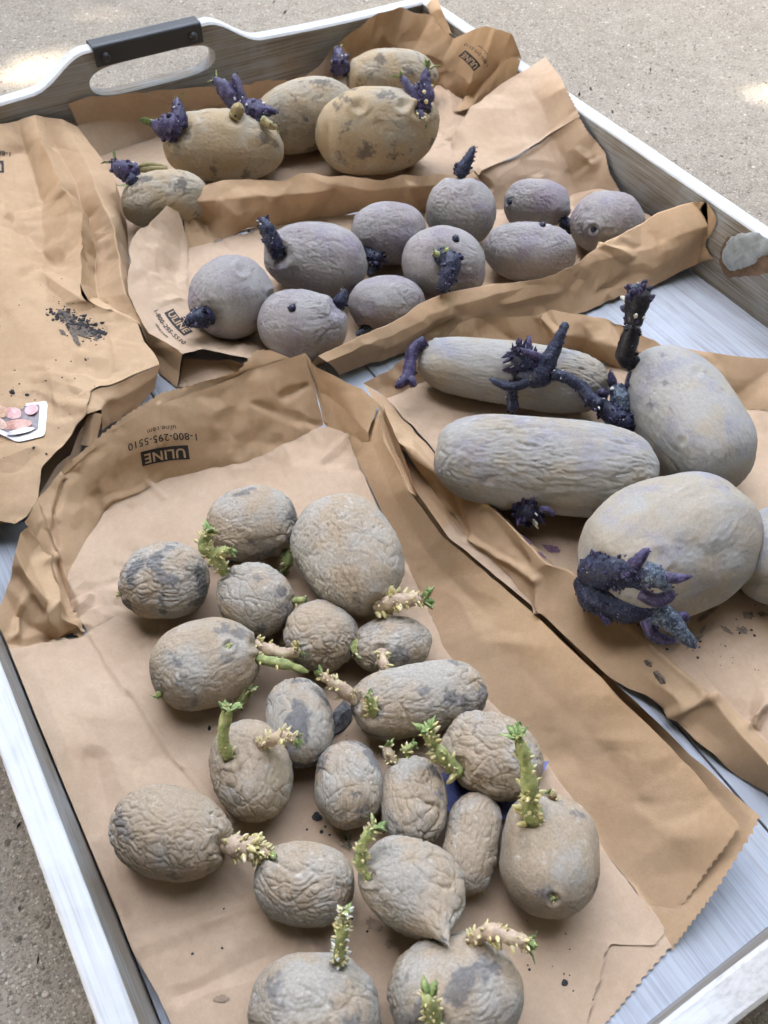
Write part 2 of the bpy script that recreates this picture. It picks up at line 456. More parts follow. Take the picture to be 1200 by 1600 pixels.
# knot with flaking grey paint on the inside of the right rail
kp = [(1137, 378), (1150, 366), (1172, 364), (1192, 366), (1203, 378), (1201, 392), (1188, 400), (1176, 413), (1160, 420), (1144, 424), (1131, 414), (1128, 398)]
def on_x(px, py, x):
    r = ray(px, py); return CAM_POS + r * ((x - CAM_POS[0]) / r[0])
def blob_on_wall(pts, x, thick, name, mat, parent, rough=0.002):
    P = np.array([on_x(a, b, x) for a, b in pts]); c = P.mean(0); gg = Geo()
    ring = catmull(np.concatenate([P, P[:1]]), 6)[:-1]; n = len(ring); ring = ring + vnoise(ring * 260) * 0.003 * np.array([0, 1, 1])
    V = [c - np.array([thick, 0, 0])]
    for s_, h_ in ((0.35, 1.0), (0.7, 0.9), (0.93, 0.7), (1.0, 0.0)):
        for q_ in ring:
            p = c + (q_ - c) * s_; p = p - np.array([thick * h_ * (1 + 0.5 * perlin((p * 300)[None])[0]), 0, 0]); V.append(p)
    Fq = [(0, 1 + k, 1 + (k + 1) % n) for k in range(n)]
    for r_ in range(3):
        Fq += [(1 + r_ * n + k, 1 + (r_ + 1) * n + k, 1 + (r_ + 1) * n + (k + 1) % n, 1 + r_ * n + (k + 1) % n) for k in range(n)]
    gg.add(V, Fq); return gg.obj(name, mat, parent)
M_KNOT = mat_plain('red_brown_knot', (0.16, 0.10, 0.065), 0.75, 0.2, 0.35, 120, 0.001)
M_FLAKE = mat_plain('flaked_grey_paint', (0.27, 0.285, 0.29), 0.7, 0.25, 0.25, 160, 0.001)
kb = [(1130, 376), (1136, 370), (1150, 372), (1146, 395), (1150, 420), (1170, 424), (1200, 402), (1214, 398), (1212, 420), (1190, 430), (1160, 432), (1138, 434), (1124, 412)]
blob_on_wall(kb, X1 - 0.0002, 0.0005, 'knot', M_KNOT, rail_r)
blob_on_wall(kp, X1 - 0.0004, 0.0014, 'paint_flake', M_FLAKE, rail_r)
# ------------------------------------------------------------------ paper bags
def crumple(p, amp=1.0):
    w_ = np.clip(perlin(p * 11.0 + 2.0) * 2.4 + 0.85, 0.2, 1.6)[:, None]
    ww = p + vnoise(p * 18.0) * 0.013
    a = vnoise(p * 14.0) * 0.0008
    b = facets(ww * 19.0) * 0.0031 * w_
    c = facets(ww * 47.0 + 7) * 0.0024 * w_ * np.clip(perlin(p * 17.0 + 8.0) * 3.0 + 0.6, 0.1, 1.4)[:, None]
    d = facets(ww * 115.0 + 3) * 0.0011 * np.clip(perlin(p * 23.0 + 18.0) * 3.0 + 0.5, 0.1, 1.4)[:, None]
    return (a + b + c + d) * amp
def subdiv_net(P, res):
    R, C = P.shape[:2]
    def steps(A):                   # number of pieces between neighbours along axis 1
        d = np.linalg.norm(A[:, 1:] - A[:, :-1], axis=2).max(axis=0)
        return np.maximum(1, np.ceil(d / res).astype(int))
    nu = steps(P); nv = steps(P.transpose(1, 0, 2))
    def expand(A, n):
        out = []
        for k, m in enumerate(n):
            for i in range(m): out.append(A[:, k] + (A[:, k + 1] - A[:, k]) * (i / m))
        out.append(A[:, -1]); return np.stack(out, axis=1)
    G = expand(P, nu); G = expand(G.transpose(1, 0, 2), nv).transpose(1, 0, 2)
    return G
def relax(G, it):
    G = G.copy()
    for _ in range(it):
        H = G.copy()
        H[1:-1, 1:-1] = 0.5 * G[1:-1, 1:-1] + 0.125 * (G[:-2, 1:-1] + G[2:, 1:-1] + G[1:-1, :-2] + G[1:-1, 2:])
        for e in (np.s_[0, :], np.s_[-1, :], np.s_[:, 0], np.s_[:, -1]):
            L = G[e]; K = L.copy()
            if len(L) > 2: K[1:-1] = 0.5 * L[1:-1] + 0.25 * (L[:-2] + L[2:])
            H[e] = K
        G = H
    return G
ZMIN = 0.0009
def seat(x, y, z):                 # a point of the paper; where it would pass into the tray's back or side wall it leans on that wall instead
    p = at(x, y, z * 0.01); r = ray(x, y)
    if p[2] < RIM + 0.002:
        if p[1] > Y1 - 0.004: q = CAM_POS + r * ((Y1 - 0.004 - CAM_POS[1]) / r[1]); p = q if q[2] < 0.09 else p
        if p[0] > X1 - 0.003: q = CAM_POS + r * ((X1 - 0.003 - CAM_POS[0]) / r[0]); p = q if q[2] < 0.09 else p
    return p
CREASES = [  # folds pressed into the paper: pixel line, height in mm (+ ridge, - valley), width in pixels
    (395, 632, 506, 667, -1.0, 9), (250, 632, 256, 695, 1.0, 10), (430, 590, 440, 680, .5, 12), (330, 610, 345, 720, .4, 20), (105, 752, 86, 800, -1.6, 7), (86, 800, 88, 858, -1.6, 7),
    (165, 788, 250, 745, 1.0, 9), (230, 748, 262, 772, 1.2, 8), (205, 790, 235, 765, -1.0, 10), (508, 722, 542, 685, 1.4, 9), (500, 690, 470, 640, .6, 9), (440, 620, 480, 600, -1.6, 9),
    (8, 1006, 92, 998, -1.4, 9), (92, 998, 136, 987, -2.2, 9), (200, 1085, 287, 1200, 1.0, 7), (135, 988, 200, 1085, 1.2, 7), (287, 1200, 480, 1465, .6, 6),
    (150, 1180, 190, 1430, -2.0, 32), (60, 1050, 110, 1180, 1.2, 26), (215, 1480, 420, 1405, .8, 18), (280, 1560, 420, 1490, -.8, 22), (600, 1450, 760, 1520, .5, 20),
    (65, 880, 92, 995, 3.0, 12), (35, 820, 65, 880, 2.2, 10), (92, 880, 112, 962, -2.6, 11), (112, 962, 142, 930, 1.8, 10), (20, 900, 60, 960, -2.0, 14), (40, 930, 20, 1000, 1.6, 10),
    (170, 470, 176, 575, .6, 7), (36, 428, 92, 400, -1.6, 14), (60, 420, 130, 466, 1.6, 16), (0, 470, 120, 600, .6, 24), (20, 250, 40, 400, -1.6, 26), (0, 330, 60, 330, .8, 20), (0, 720, 60, 700, 1.2, 18),
    (725, 842, 836, 905, 1.8, 9), (836, 905, 839, 962, 1.6, 9), (690, 750, 727, 842, -2.0, 12), (640, 700, 700, 800, 1.6, 14), (760, 800, 820, 880, -1.2, 14),
    (1040, 1022, 1122, 986, .8, 10), (1180, 1130, 1202, 1060, 2.0, 14), (1165, 1130, 1205, 1092, 1.6, 10), (1115, 1090, 1040, 1122, 1.8, 10), (977, 975, 1095, 1085, 1.0, 6),
    (286, 345, 293, 450, 1.4, 9), (308, 326, 356, 392, -1.8, 12), (285, 320, 310, 352, 1.6, 9), (345, 312, 350, 350, .9, 8), (384, 362, 424, 392, -1.8, 13), (420, 310, 432, 345, 1.2, 10), (520, 300, 560, 330, -1.0, 14), (640, 292, 660, 325, 1.2, 14),
    (240, 470, 300, 468, .8, 6), (230, 420, 280, 425, -.8, 14), (640, 532, 705, 500, -1.6, 10), (790, 472, 870, 452, 1.2, 12), (940, 384, 985, 398, 2.2, 10), (940, 455, 1010, 420, -1.4, 12), (1030, 372, 1050, 420, .9, 10),
    (845, 492, 884, 535, 2.0, 12), (905, 500, 962, 562, 1.8, 24), (760, 500, 800, 530, -1.4, 18), (960, 505, 985, 560, -1.6, 14), (1080, 550, 1120, 620, 1.4, 22), (620, 590, 690, 640, 1.2, 24), (640, 650, 730, 680, -1.0, 20),
    (216, 142, 312, 172, 1.6, 10), (752, 268, 772, 292, -2.4, 8), (700, 130, 716, 212, 1.8, 16), (716, 212, 700, 260, -1.2, 14), (820, 235, 905, 182, .8, 8), (905, 235, 925, 262, 1.6, 8), (600, 48, 560, 100, 1.4, 9), (632, 78, 690, 105, -1.4, 8),
    (560, 800, 640, 900, .6, 16), (750, 1000, 860, 1010, .5, 26), (900, 1150, 1010, 1160, .5, 26), (1000, 1290, 1100, 1270, -.5, 30), (700, 900, 760, 960, -.6, 22)]
def press(G):
    dv = np.gradient(G, axis=0); du = np.gradient(G, axis=1); N = np.cross(du, dv); N /= np.linalg.norm(N, axis=2)[..., None] + 1e-12
    N *= np.where((N * (CAM_POS - G)).sum(2) < 0, -1, 1)[..., None]
    q = (G.reshape(-1, 3) - CAM_POS) @ ROT
    q = np.stack([600 - F_PX * q[:, 0] / q[:, 2], 800 + F_PX * q[:, 1] / q[:, 2]], 1)
    H = np.zeros(len(q)); lo = q.min(0); hi = q.max(0)
    for (x0, y0, x1, y1, a, w) in CREASES:
        if max(x0, x1) + 40 < lo[0] or min(x0, x1) - 40 > hi[0] or max(y0, y1) + 40 < lo[1] or min(y0, y1) - 40 > hi[1]: continue
        A = np.array([x0, y0], float); D = np.array([x1 - x0, y1 - y0], float); L2 = D @ D
        t = ((q - A) @ D) / L2; tc = np.clip(t, 0, 1); d = np.linalg.norm(q - A - tc[:, None] * D, axis=1)
        wob = 1 + 0.35 * np.sin(t * 5 + x0)
        H += a * 0.0017 * np.maximum(0, 1 - d / (w * wob)) * np.clip(1.15 - np.maximum(0, np.abs(t - .5) - .4) * 3, 0, 1)
    return G + N * H.reshape(G.shape[:2])[..., None]
def panel(name, rows, mat, bag, res=0.0014, soft=2, amp=1.0, edge=None, edgekind='saw', thick=0.00035, raw=False):
    P = np.array([[seat(x, y, z) for (x, y, z) in r] for r in rows])
    G = press(relax(subdiv_net(P, res), soft))
    sh = G.shape; F3 = G.reshape(-1, 3)
    F3 = F3 + crumple(F3, amp); F3[:, 2] = np.maximum(F3[:, 2], ZMIN + 0.0006 * (perlin(F3 * 40) + 0.5))
    # stay inside the tray below its rim
    low = F3[:, 2] < RIM + 0.0008
    F3[low, 0] = np.minimum(F3[low, 0], X1 - 0.0012); F3[low, 1] = np.minimum(F3[low, 1], Y1 - 0.0012)
    F3[low, 0] = np.maximum(F3[low, 0], X0 + 0.0012); F3[low, 1] = np.maximum(F3[low, 1], Y0 + 0.0012)
    G = F3.reshape(sh)
    for e in (edge or []):
        b, i = {'r0': (G[0], G[1]), 'r1': (G[-1], G[-2]), 'c0': (G[:, 0], G[:, 1]), 'c1': (G[:, -1], G[:, -2])}[e]
        o = b - i; o /= np.linalg.norm(o, axis=1)[:, None] + 1e-9
        if edgekind == 'saw':
            s_ = np.where(np.arange(len(b)) % 3 == 0, 0.0009, -0.0002)
        else:
            s_ = 0.0016 * perlin(b * 220) + 0.0012 * perlin(b * 600 + 3)
        b += o * s_[:, None]
    R, C = sh[:2]
    Fq = [(j * C + i, j * C + i + 1, (j + 1) * C + i + 1, (j + 1) * C + i) for j in range(R - 1) for i in range(C - 1)]
    V = G.reshape(-1, 3)
    o = child(name, V, Fq, mat, bag)
    PANELS[o.name] = BVHTree.FromPolygons([Vector(v) for v in V], Fq)
    return o
PANELS = {}
def hit(bvh, px, py, lift=0.0004):
    r = Vector(ray(px, py)).normalized()
    loc, nrm, _, _ = bvh.ray_cast(Vector(CAM_POS), r)
    if loc is None: return None
    if nrm.dot(r) > 0: nrm = -nrm
    return np.array(loc + nrm * lift)

G_BAG = 'kraft paper bags opened out in the tray'
# ---- the bag at the back, with the big yellow-brown potatoes
bB = empty('paper_bag', at(450, 230, 0.0)); tag(bB, 'kraft paper bag at the back of the tray under the big yellow-brown potatoes', 'paper bag', G_BAG)
panel('floor_panel', [
    [(140, 250, .7), (300, 195, .3), (450, 150, .25), (560, 112, .3), (660, 120, .4), (745, 165, .8)],
    [(180, 310, .4), (330, 280, .2), (470, 250, .2), (600, 240, .2), (700, 215, .3), (765, 200, .9)],
    [(200, 400, .2), (330, 370, .1), (480, 340, .1), (620, 320, .1), (720, 290, .1), (790, 260, .3)]], M_INNER, bB)
panel('rear_panel', [
    [(107, 168, 3.0), (160, 154, 3.4), (216, 141, 3.7), (330, 135, 3.6), (440, 127, 3.6), (478, 113, 3.6), (530, 68, 4.2)],
    [(122, 200, 2.2), (190, 190, 2.0), (300, 168, 1.6), (370, 165, 1.6), (450, 150, 1.6), (490, 130, 2.2), (545, 84, 2.8)],
    [(140, 250, .7), (220, 222, .4), (300, 195, .3), (390, 168, .25), (450, 150, .25), (500, 132, .3), (560, 112, .3)]], M_INNER, bB, edge=['c0'], res=0.0014)
panel('corner_panel', [
    [(530, 68, 4.2), (580, 32, 4.8), (610, 16, 5.2), (634, 20, 5.2), (677, 22, 5.0), (710, 58, 4.5), (735, 47, 4.9), (758, 41, 5.3), (800, 54, 5.7), (813, 92, 5.7)],
    [(545, 84, 2.8), (585, 60, 3.3), (601, 47, 4.0), (618, 66, 3.0), (645, 86, 2.3), (688, 105, 2.1), (712, 112, 2.5), (735, 132, 2.8), (772, 112, 3.8), (803, 92, 4.7)],
    [(560, 112, .3), (590, 108, .3), (615, 108, .3), (635, 112, .35), (660, 120, .4), (690, 135, .5), (712, 150, .6), (735, 160, .7), (745, 165, .8), (790, 150, 1.2)]], M_PAPER, bB, res=0.0014, soft=1)
panel('corner_flap', [[(668, 8, 5.4), (676, -6, 5.9), (682, -8, 6.0)], [(672, 22, 5.2), (684, 14, 5.6), (690, 12, 5.7)], [(700, 52, 4.8), (705, 50, 5.0), (708, 55, 4.8)]], M_PAPER, bB, res=0.0014, amp=0.5)
panel('folded_corner', [
    [(735, 133, 2.9), (768, 112, 3.7), (800, 88, 4.6), (812, 94, 5.2)],
    [(728, 150, 1.2), (752, 140, 2.6), (782, 128, 3.0), (808, 106, 4.2)],
    [(712, 175, .8), (740, 168, 1.4), (770, 160, 1.5), (800, 150, 1.6)]], M_PAPER, bB, res=0.0014, soft=1)
# ---- the bag with the round grey-purple potatoes
bC = empty('paper_bag', at(620, 420, 0.0)); tag(bC, 'kraft paper bag holding ten small round purple-grey potatoes', 'paper bag', G_BAG)
panel('floor_panel', [
    [(290, 385, .4), (450, 345, .2), (600, 330, .2), (760, 330, .2), (900, 305, .3), (975, 300, .9)],
    [(297, 450, .3), (450, 440, .2), (600, 420, .2), (760, 400, .2), (900, 380, .2), (1040, 355, .4)],
    [(330, 520, .6), (440, 520, .2), (600, 480, .2), (760, 445, .2), (900, 420, .2), (1070, 385, .3)],
    [(385, 560, 1.7), (480, 575, .3), (620, 530, .2), (760, 480, .2), (900, 445, .2), (1085, 402, .3)]], M_INNER, bC)
panel('rear_panel', [
    [(274, 309, 3.0), (310, 292, 3.3), (350, 281, 3.5), (450, 277, 3.5), (600, 280, 3.4), (700, 271, 3.3), (750, 268, 2.7)],
    [(284, 315, 2.8), (312, 316, 2.7), (345, 311, 2.7), (450, 302, 2.7), (600, 297, 2.7), (706, 288, 2.7), (752, 276, 2.5)],
    [(286, 340, 1.6), (322, 345, 1.0), (370, 335, 1.7), (450, 325, 1.3), (600, 315, 1.3), (706, 305, 1.4), (758, 300, 1.5)],
    [(290, 385, .4), (330, 375, .3), (380, 362, .25), (450, 345, .2), (600, 330, .2), (706, 330, .2), (760, 330, .2)]], M_PAPER, bC, soft=1)
panel('rear_side_panel', [
    [(750, 269, 2.65), (780, 255, 2.9), (815, 235, 3.2), (860, 207, 3.7), (908, 181, 4.3)],
    [(755, 295, 1.5), (790, 285, 1.8), (830, 265, 2.2), (880, 250, 2.3), (946, 246, 2.9)],
    [(760, 330, .2), (810, 322, .2), (855, 314, .2), (900, 305, .3), (975, 300, 1.2)]], M_INNER, bC, edge=['c1'], res=0.0014)
panel('folded_back_flap', [
    [(706, 222, 3.1), (738, 165, 4.2), (776, 139, 5.0), (815, 113, 5.9), (850, 88, 6.3)],
    [(722, 255, 2.6), (762, 215, 3.4), (800, 187, 4.1), (840, 160, 4.9), (882, 136, 5.5)],
    [(750, 269, 2.7), (780, 255, 2.95), (815, 235, 3.25), (860, 207, 3.75), (909, 181, 4.35)]], M_INNER, bC, edge=['c1'], res=0.0014, amp=0.6)
panel('end_panel', [
    [(273, 311, 3.0), (240, 340, 3.0), (212, 365, 3.0), (197, 392, 3.0), (200, 440, 3.0), (206, 480, 2.9), (233, 507, 2.8), (285, 550, 2.4)],
    [(280, 330, 2.4), (258, 350, 2.3), (245, 380, 2.2), (240, 410, 2.0), (245, 450, 2.0), (250, 485, 2.0), (275, 512, 2.0), (320, 545, 2.0)],
    [(290, 385, .4), (291, 395, .4), (292, 405, .35), (294, 425, .3), (297, 450, .3), (310, 485, .4), (340, 525, .7), (385, 560, 1.7)]], M_INNER, bC, soft=1)
panel('outer_corner', [
    [(198, 392, 2.9), (206, 480, 2.9), (233, 507, 2.8), (285, 550, 2.4)],
    [(200, 460, 1.2), (215, 520, 1.2), (242, 545, 1.2), (280, 580, 1.0)],
    [(205, 480, .2), (228, 560, .2), (250, 582, .2), (274, 606, .15)]], M_PAPER, bC, soft=1)
panel('lower_fold', [
    [(276, 605, .15), (320, 600, .15), (380, 595, .15), (440, 590, .15)],
    [(290, 560, .5), (330, 562, .4), (380, 568, .3), (440, 575, .3)]], M_INNER, bC)
panel('front_panel', [
    [(480, 575, .3), (600, 538, .2), (660, 515, .2), (710, 498, .2), (780, 475, .2), (860, 455, .2), (910, 442, .2), (960, 428, .2), (1010, 415, .2), (1080, 402, .3), (1098, 398, .3)],
    [(497, 556, 2.5), (590, 510, 2.8), (650, 481, 3.0), (700, 460, 3.0), (770, 442, 3.1), (850, 433, 3.1), (905, 411, 3.3), (945, 378, 3.6), (1000, 342, 3.9), (1078, 305, 4.3), (1099, 307, 4.3)],
    [(512, 566, 2.2), (600, 524, 2.3), (660, 496, 2.5), (705, 480, 2.5), (775, 457, 2.7), (855, 441, 2.7), (905, 418, 3.0), (976, 396, 2.9), (1025, 373, 3.1), (1100, 343, 3.4), (1115, 335, 3.4)],
    [(520, 572, 1.6), (615, 535, 1.6), (675, 510, 1.6), (722, 497, 1.7), (790, 480, 1.6), (862, 464, 1.6), (908, 450, 1.7), (968, 430, 1.7), (1018, 412, 1.8), (1092, 378, 1.9), (1095, 378, 1.9)],
    [(530, 585, .6), (630, 545, .6), (690, 530, .5), (740, 520, .5), (800, 507, .4), (870, 494, .4), (910, 487, .35), (960, 467, .35), (1012, 447, .35), (1090, 410, .35), (1113, 401, .35)]], M_PAPER, bC, soft=1)
# ---- the bag on the right, with the large purple potatoes
bD = empty('paper_bag', at(950, 750, 0.0)); tag(bD, 'kraft paper bag on the right under the five largest long purple-grey potatoes', 'paper bag', G_BAG)
panel('floor_panel', [
    [(600, 622, .5), (745, 560, .2), (905, 552, .2), (1035, 605, .2), (1240, 660, .3)],
    [(690, 715, .3), (800, 700, .15), (930, 700, .15), (1080, 720, .15), (1240, 760, .2)],
    [(790, 830, .25), (880, 830, .15), (1000, 830, .15), (1120, 830, .15), (1240, 850, .2)],
    [(890, 900, .25), (960, 900, .15), (1050, 910, .15), (1140, 920, .15), (1240, 935, .2)],
    [(980, 972, .25), (1020, 980, .2), (1080, 990, .2), (1150, 1000, .2), (1240, 1015, .2)],
    [(1100, 1080, .4), (1125, 1085, .35), (1160, 1090, .6), (1195, 1095, .8), (1240, 1100, .4)],
    [(1240, 1200, .4), (1245, 1195, .4), (1250, 1190, .5), (1255, 1180, .5), (1260, 1170, .4)]], M_INNER, bD)
panel('rear_panel', [
    [(566, 599, 1.4), (615, 570, 1.8), (680, 530, 2.1), (740, 494, 2.4), (800, 494, 2.5), (847, 491, 2.4), (861, 482, 2.9), (905, 490, 2.8), (947, 497, 2.7), (972, 507, 2.6), (1035, 539, 2.5), (1080, 547, 2.4), (1240, 563, 2.4)],
    [(585, 610, .9), (630, 588, 1.0), (690, 550, 1.2), (745, 520, 1.4), (800, 520, 1.6), (845, 518, 1.5), (880, 520, 2.0), (915, 525, 1.7), (955, 540, 1.8), (985, 545, 1.8), (1035, 570, 1.5), (1085, 585, 1.5), (1240, 605, 1.5)],
    [(600, 622, .5), (650, 600, .3), (700, 577, .2), (745, 560, .2), (800, 557, .2), (845, 555, .2), (870, 553, .2), (905, 552, .2), (945, 568, .2), (975, 580, .2), (1035, 605, .2), (1085, 622, .3), (1240, 660, .3)]], M_PAPER, bD, soft=1)
panel('side_panel', [
    [(600, 622, .5), (650, 680, .3), (715, 740, .25), (765, 775, .25), (800, 815, .2), (865, 885, .2), (900, 898, .2), (985, 972, .2), (1100, 1078, .4), (1132, 1092, .4), (1240, 1200, .4)],
    [(567, 599, 1.5), (617, 687, 1.9), (690, 746, 2.1), (750, 773, 2.1), (783, 807, 2.1), (853, 883, 2.0), (885, 890, 1.9), (977, 975, 1.3), (1092, 1082, 1.3), (1115, 1089, 2.0), (1240, 1235, 1.7)],
    [(585, 620, 1.0), (622, 700, 1.1), (680, 752, 1.1), (712, 790, 1.1), (756, 832, .9), (825, 897, 1.0), (865, 935, .9), (962, 1020, .7), (1062, 1105, 1.4), (1090, 1125, .9), (1230, 1240, 1.1)],
    [(600, 645, .4), (632, 706, .25), (672, 752, .25), (708, 812, .25), (730, 846, .25), (800, 905, .25), (838, 955, .25), (940, 1050, .25), (1045, 1123, .5), (1080, 1152, .4), (1220, 1250, .3)]], M_PAPER, bD, soft=1)
panel('lower_fold', [[(560, 640, .15), (600, 690, .15), (660, 745, .15), (720, 800, .15)], [(575, 700, .12), (620, 770, .12), (680, 840, .12), (740, 880, .12)]], M_PAPER, bD)
panel('under_fold', [
    [(705, 815, .2), (735, 846, .2), (838, 906, .2), (960, 1030, .15)],
    [(690, 830, .15), (735, 900, .15), (850, 990, .15), (960, 1075, .12)]], M_INNER, bD)
# ---- the bag at the front, with the small wrinkled potatoes
bE = empty('paper_bag', at(560, 1150, 0.0)); tag(bE, 'kraft paper bag in front with upside-down print, holding twenty small wrinkled potatoes', 'paper bag', G_BAG)
panel('floor_panel', [
    [(0, 1015, 2.0), (135, 988, .5), (300, 900, .2), (480, 850, .2), (640, 885, .25)],
    [(40, 1110, 1.7), (200, 1085, .7), (380, 1030, .2), (560, 960, .2), (690, 1010, .25)],
    [(80, 1200, 1.4), (287, 1200, .6), (470, 1150, .2), (680, 1090, .2), (850, 1190, .25)],
    [(180, 1425, .6), (400, 1350, .45), (600, 1300, .25), (780, 1240, .25), (945, 1330, .25)],
    [(240, 1540, .3), (478, 1465, .45), (700, 1420, .3), (860, 1380, .3), (1046, 1437, .25)],
    [(252, 1562, .3), (495, 1495, .4), (700, 1450, .3), (850, 1430, .3), (1030, 1469, .3)],
    [(258, 1575, .3), (505, 1512, .4), (700, 1470, .3), (840, 1455, .3), (962, 1472, .35)],
    [(265, 1585, .3), (515, 1530, .4), (700, 1500, .3), (835, 1490, .3), (951, 1492, .35)],
    [(280, 1612, .25), (545, 1580, .4), (700, 1560, .3), (820, 1550, .3), (930, 1560, .3)],
    [(310, 1680, .2), (600, 1680, .4), (700, 1670, .3), (800, 1665, .3), (890, 1660, .3)]], M_INNER, bE, res=0.0014, edge=['c1'], edgekind='torn', amp=0.6)
panel('rear_floor_panel', [
    [(107, 895, .7), (165, 792, .5), (250, 745, .35), (390, 720, .3), (506, 667, .6), (542, 686, .7)],
    [(112, 950, .5), (190, 870, .4), (270, 815, .25), (400, 790, .25), (500, 760, .4), (585, 775, .5)],
    [(135, 988, .5), (200, 953, .35), (300, 900, .2), (390, 873, .2), (480, 850, .2), (640, 885, .25)]], M_INNER, bE)
panel('side_panel', [
    [(542, 686, .7), (588, 778, .45), (640, 885, .25), (690, 1010, .25), (850, 1190, .25), (945, 1330, .25), (1046, 1437, .25)],
    [(575, 672, 1.9), (615, 772, 1.7), (667, 862, 1.6), (755, 985, 1.6), (925, 1150, 1.7), (1015, 1262, 1.8), (1098, 1365, 1.8)],
    [(593, 640, 3.2), (640, 765, 3.1), (690, 836, 3.1), (838, 962, 3.2), (1000, 1118, 3.4), (1085, 1200, 3.5), (1156, 1290, 3.5)]], M_PAPER, bE, res=0.0014, edge=['c1'], amp=0.5)
panel('outer_side_panel', [
    [(600, 632, 3.1), (652, 768, 3.0), (702, 840, 3.0), (850, 962, 3.1), (1012, 1113, 3.3), (1108, 1200, 3.4), (1188, 1276, 3.4)],
    [(600, 680, 1.6), (648, 790, 1.6), (705, 870, 1.6), (885, 1000, 1.6), (1030, 1160, 1.7), (1080, 1260, 1.7), (1120, 1382, 1.7)],
    [(585, 720, .15), (630, 810, .15), (690, 910, .15), (800, 1060, .15), (880, 1200, .15), (960, 1330, .15), (1052, 1476, .15)]], M_PAPER, bE, res=0.0014, edge=['c1'], amp=0.5)
panel('mouth_panel', [
    [(880, 1400, .12), (960, 1400, .12), (1066, 1452, .2)],
    [(850, 1480, .12), (930, 1500, .12), (1000, 1538, .12)],
    [(800, 1560, .12), (870, 1590, .12), (944, 1600, .12)],
    [(760, 1660, .12), (820, 1670, .12), (900, 1665, .12)]], M_INNER, bE, res=0.0014, edge=['c1'], amp=0.25)
endp = panel('end_panel', [
    [(62, 780, 2.7), (105, 722, 3.3), (190, 664, 3.6), (250, 632, 3.8), (330, 604, 3.9), (400, 575, 4.0), (478, 552, 4.2)],
    [(80, 830, 1.9), (135, 758, 2.1), (215, 705, 2.3), (280, 680, 2.4), (360, 650, 2.4), (430, 620, 2.5), (492, 600, 2.6)],
    [(107, 895, .7), (160, 800, .5), (240, 748, .4), (320, 732, .35), (390, 720, .3), (450, 692, .45), (506, 667, .6)]], M_PAPER, bE, amp=0.9)
panel('back_lip', [
    [(100, 732, 3.2), (192, 652, 3.7), (250, 616, 4.0), (310, 599, 4.1), (370, 582, 4.2), (398, 548, 4.6), (424, 547, 4.5)],
    [(102, 740, 3.0), (196, 664, 3.4), (255, 632, 3.6), (330, 606, 3.7), (395, 580, 3.8), (430, 566, 4.0), (455, 560, 4.0)],
    [(150, 760, .3), (240, 690, .3), (300, 660, .3), (370, 640, .3), (420, 620, .3), (460, 605, .3), (480, 600, .3)]], M_PAPER, bE, res=0.0014, edge=['r0'], amp=0.5)
panel('corner_fold', [
    [(478, 552, 4.2), (486, 562, 3.8), (493, 572, 3.6), (545, 600, 3.5), (593, 628, 3.4)],
    [(490, 590, 3.0), (497, 610, 2.2), (520, 625, 2.0), (555, 655, 2.2), (577, 677, 2.2)],
    [(500, 630, 1.7), (508, 640, 1.4), (522, 655, 1.2), (548, 680, 1.2), (580, 700, 1.4)],
    [(506, 667, .6), (512, 670, .6), (525, 677, .65), (542, 686, .7), (588, 778, .45)]], M_PAPER, bE, res=0.0014, soft=1, amp=0.7)
panel('corner_outer_fold', [
    [(593, 628, 3.45), (594, 640, 3.3), (602, 690, 3.2), (640, 765, 3.1)],
    [(600, 640, 2.6), (606, 665, 2.4), (618, 705, 2.4), (655, 778, 2.4)],
    [(606, 655, 1.0), (616, 690, .8), (630, 730, .8), (665, 800, .8)]], M_PAPER, bE, res=0.0014, soft=1, amp=0.7)
panel('left_corner_fold', [
    [(62, 780, 2.7), (72, 805, 2.2), (85, 840, 1.6), (98, 870, 1.1), (107, 895, .7)],
    [(38, 818, 2.9), (52, 850, 1.5), (70, 888, .8), (88, 930, .6), (112, 950, .5)],
    [(24, 862, 3.6), (40, 900, 3.0), (64, 930, 2.6), (90, 962, 2.0), (135, 988, .5)],
    [(6, 930, 2.2), (24, 962, 1.6), (50, 984, 1.2), (78, 1000, .7), (122, 994, .6)],
    [(-12, 985, 2.4), (-5, 1000, 2.2), (0, 1015, 2.0), (70, 1003, 1.2), (135, 988, .5)]], M_PAPER, bE, res=0.0014, soft=1, amp=0.9)
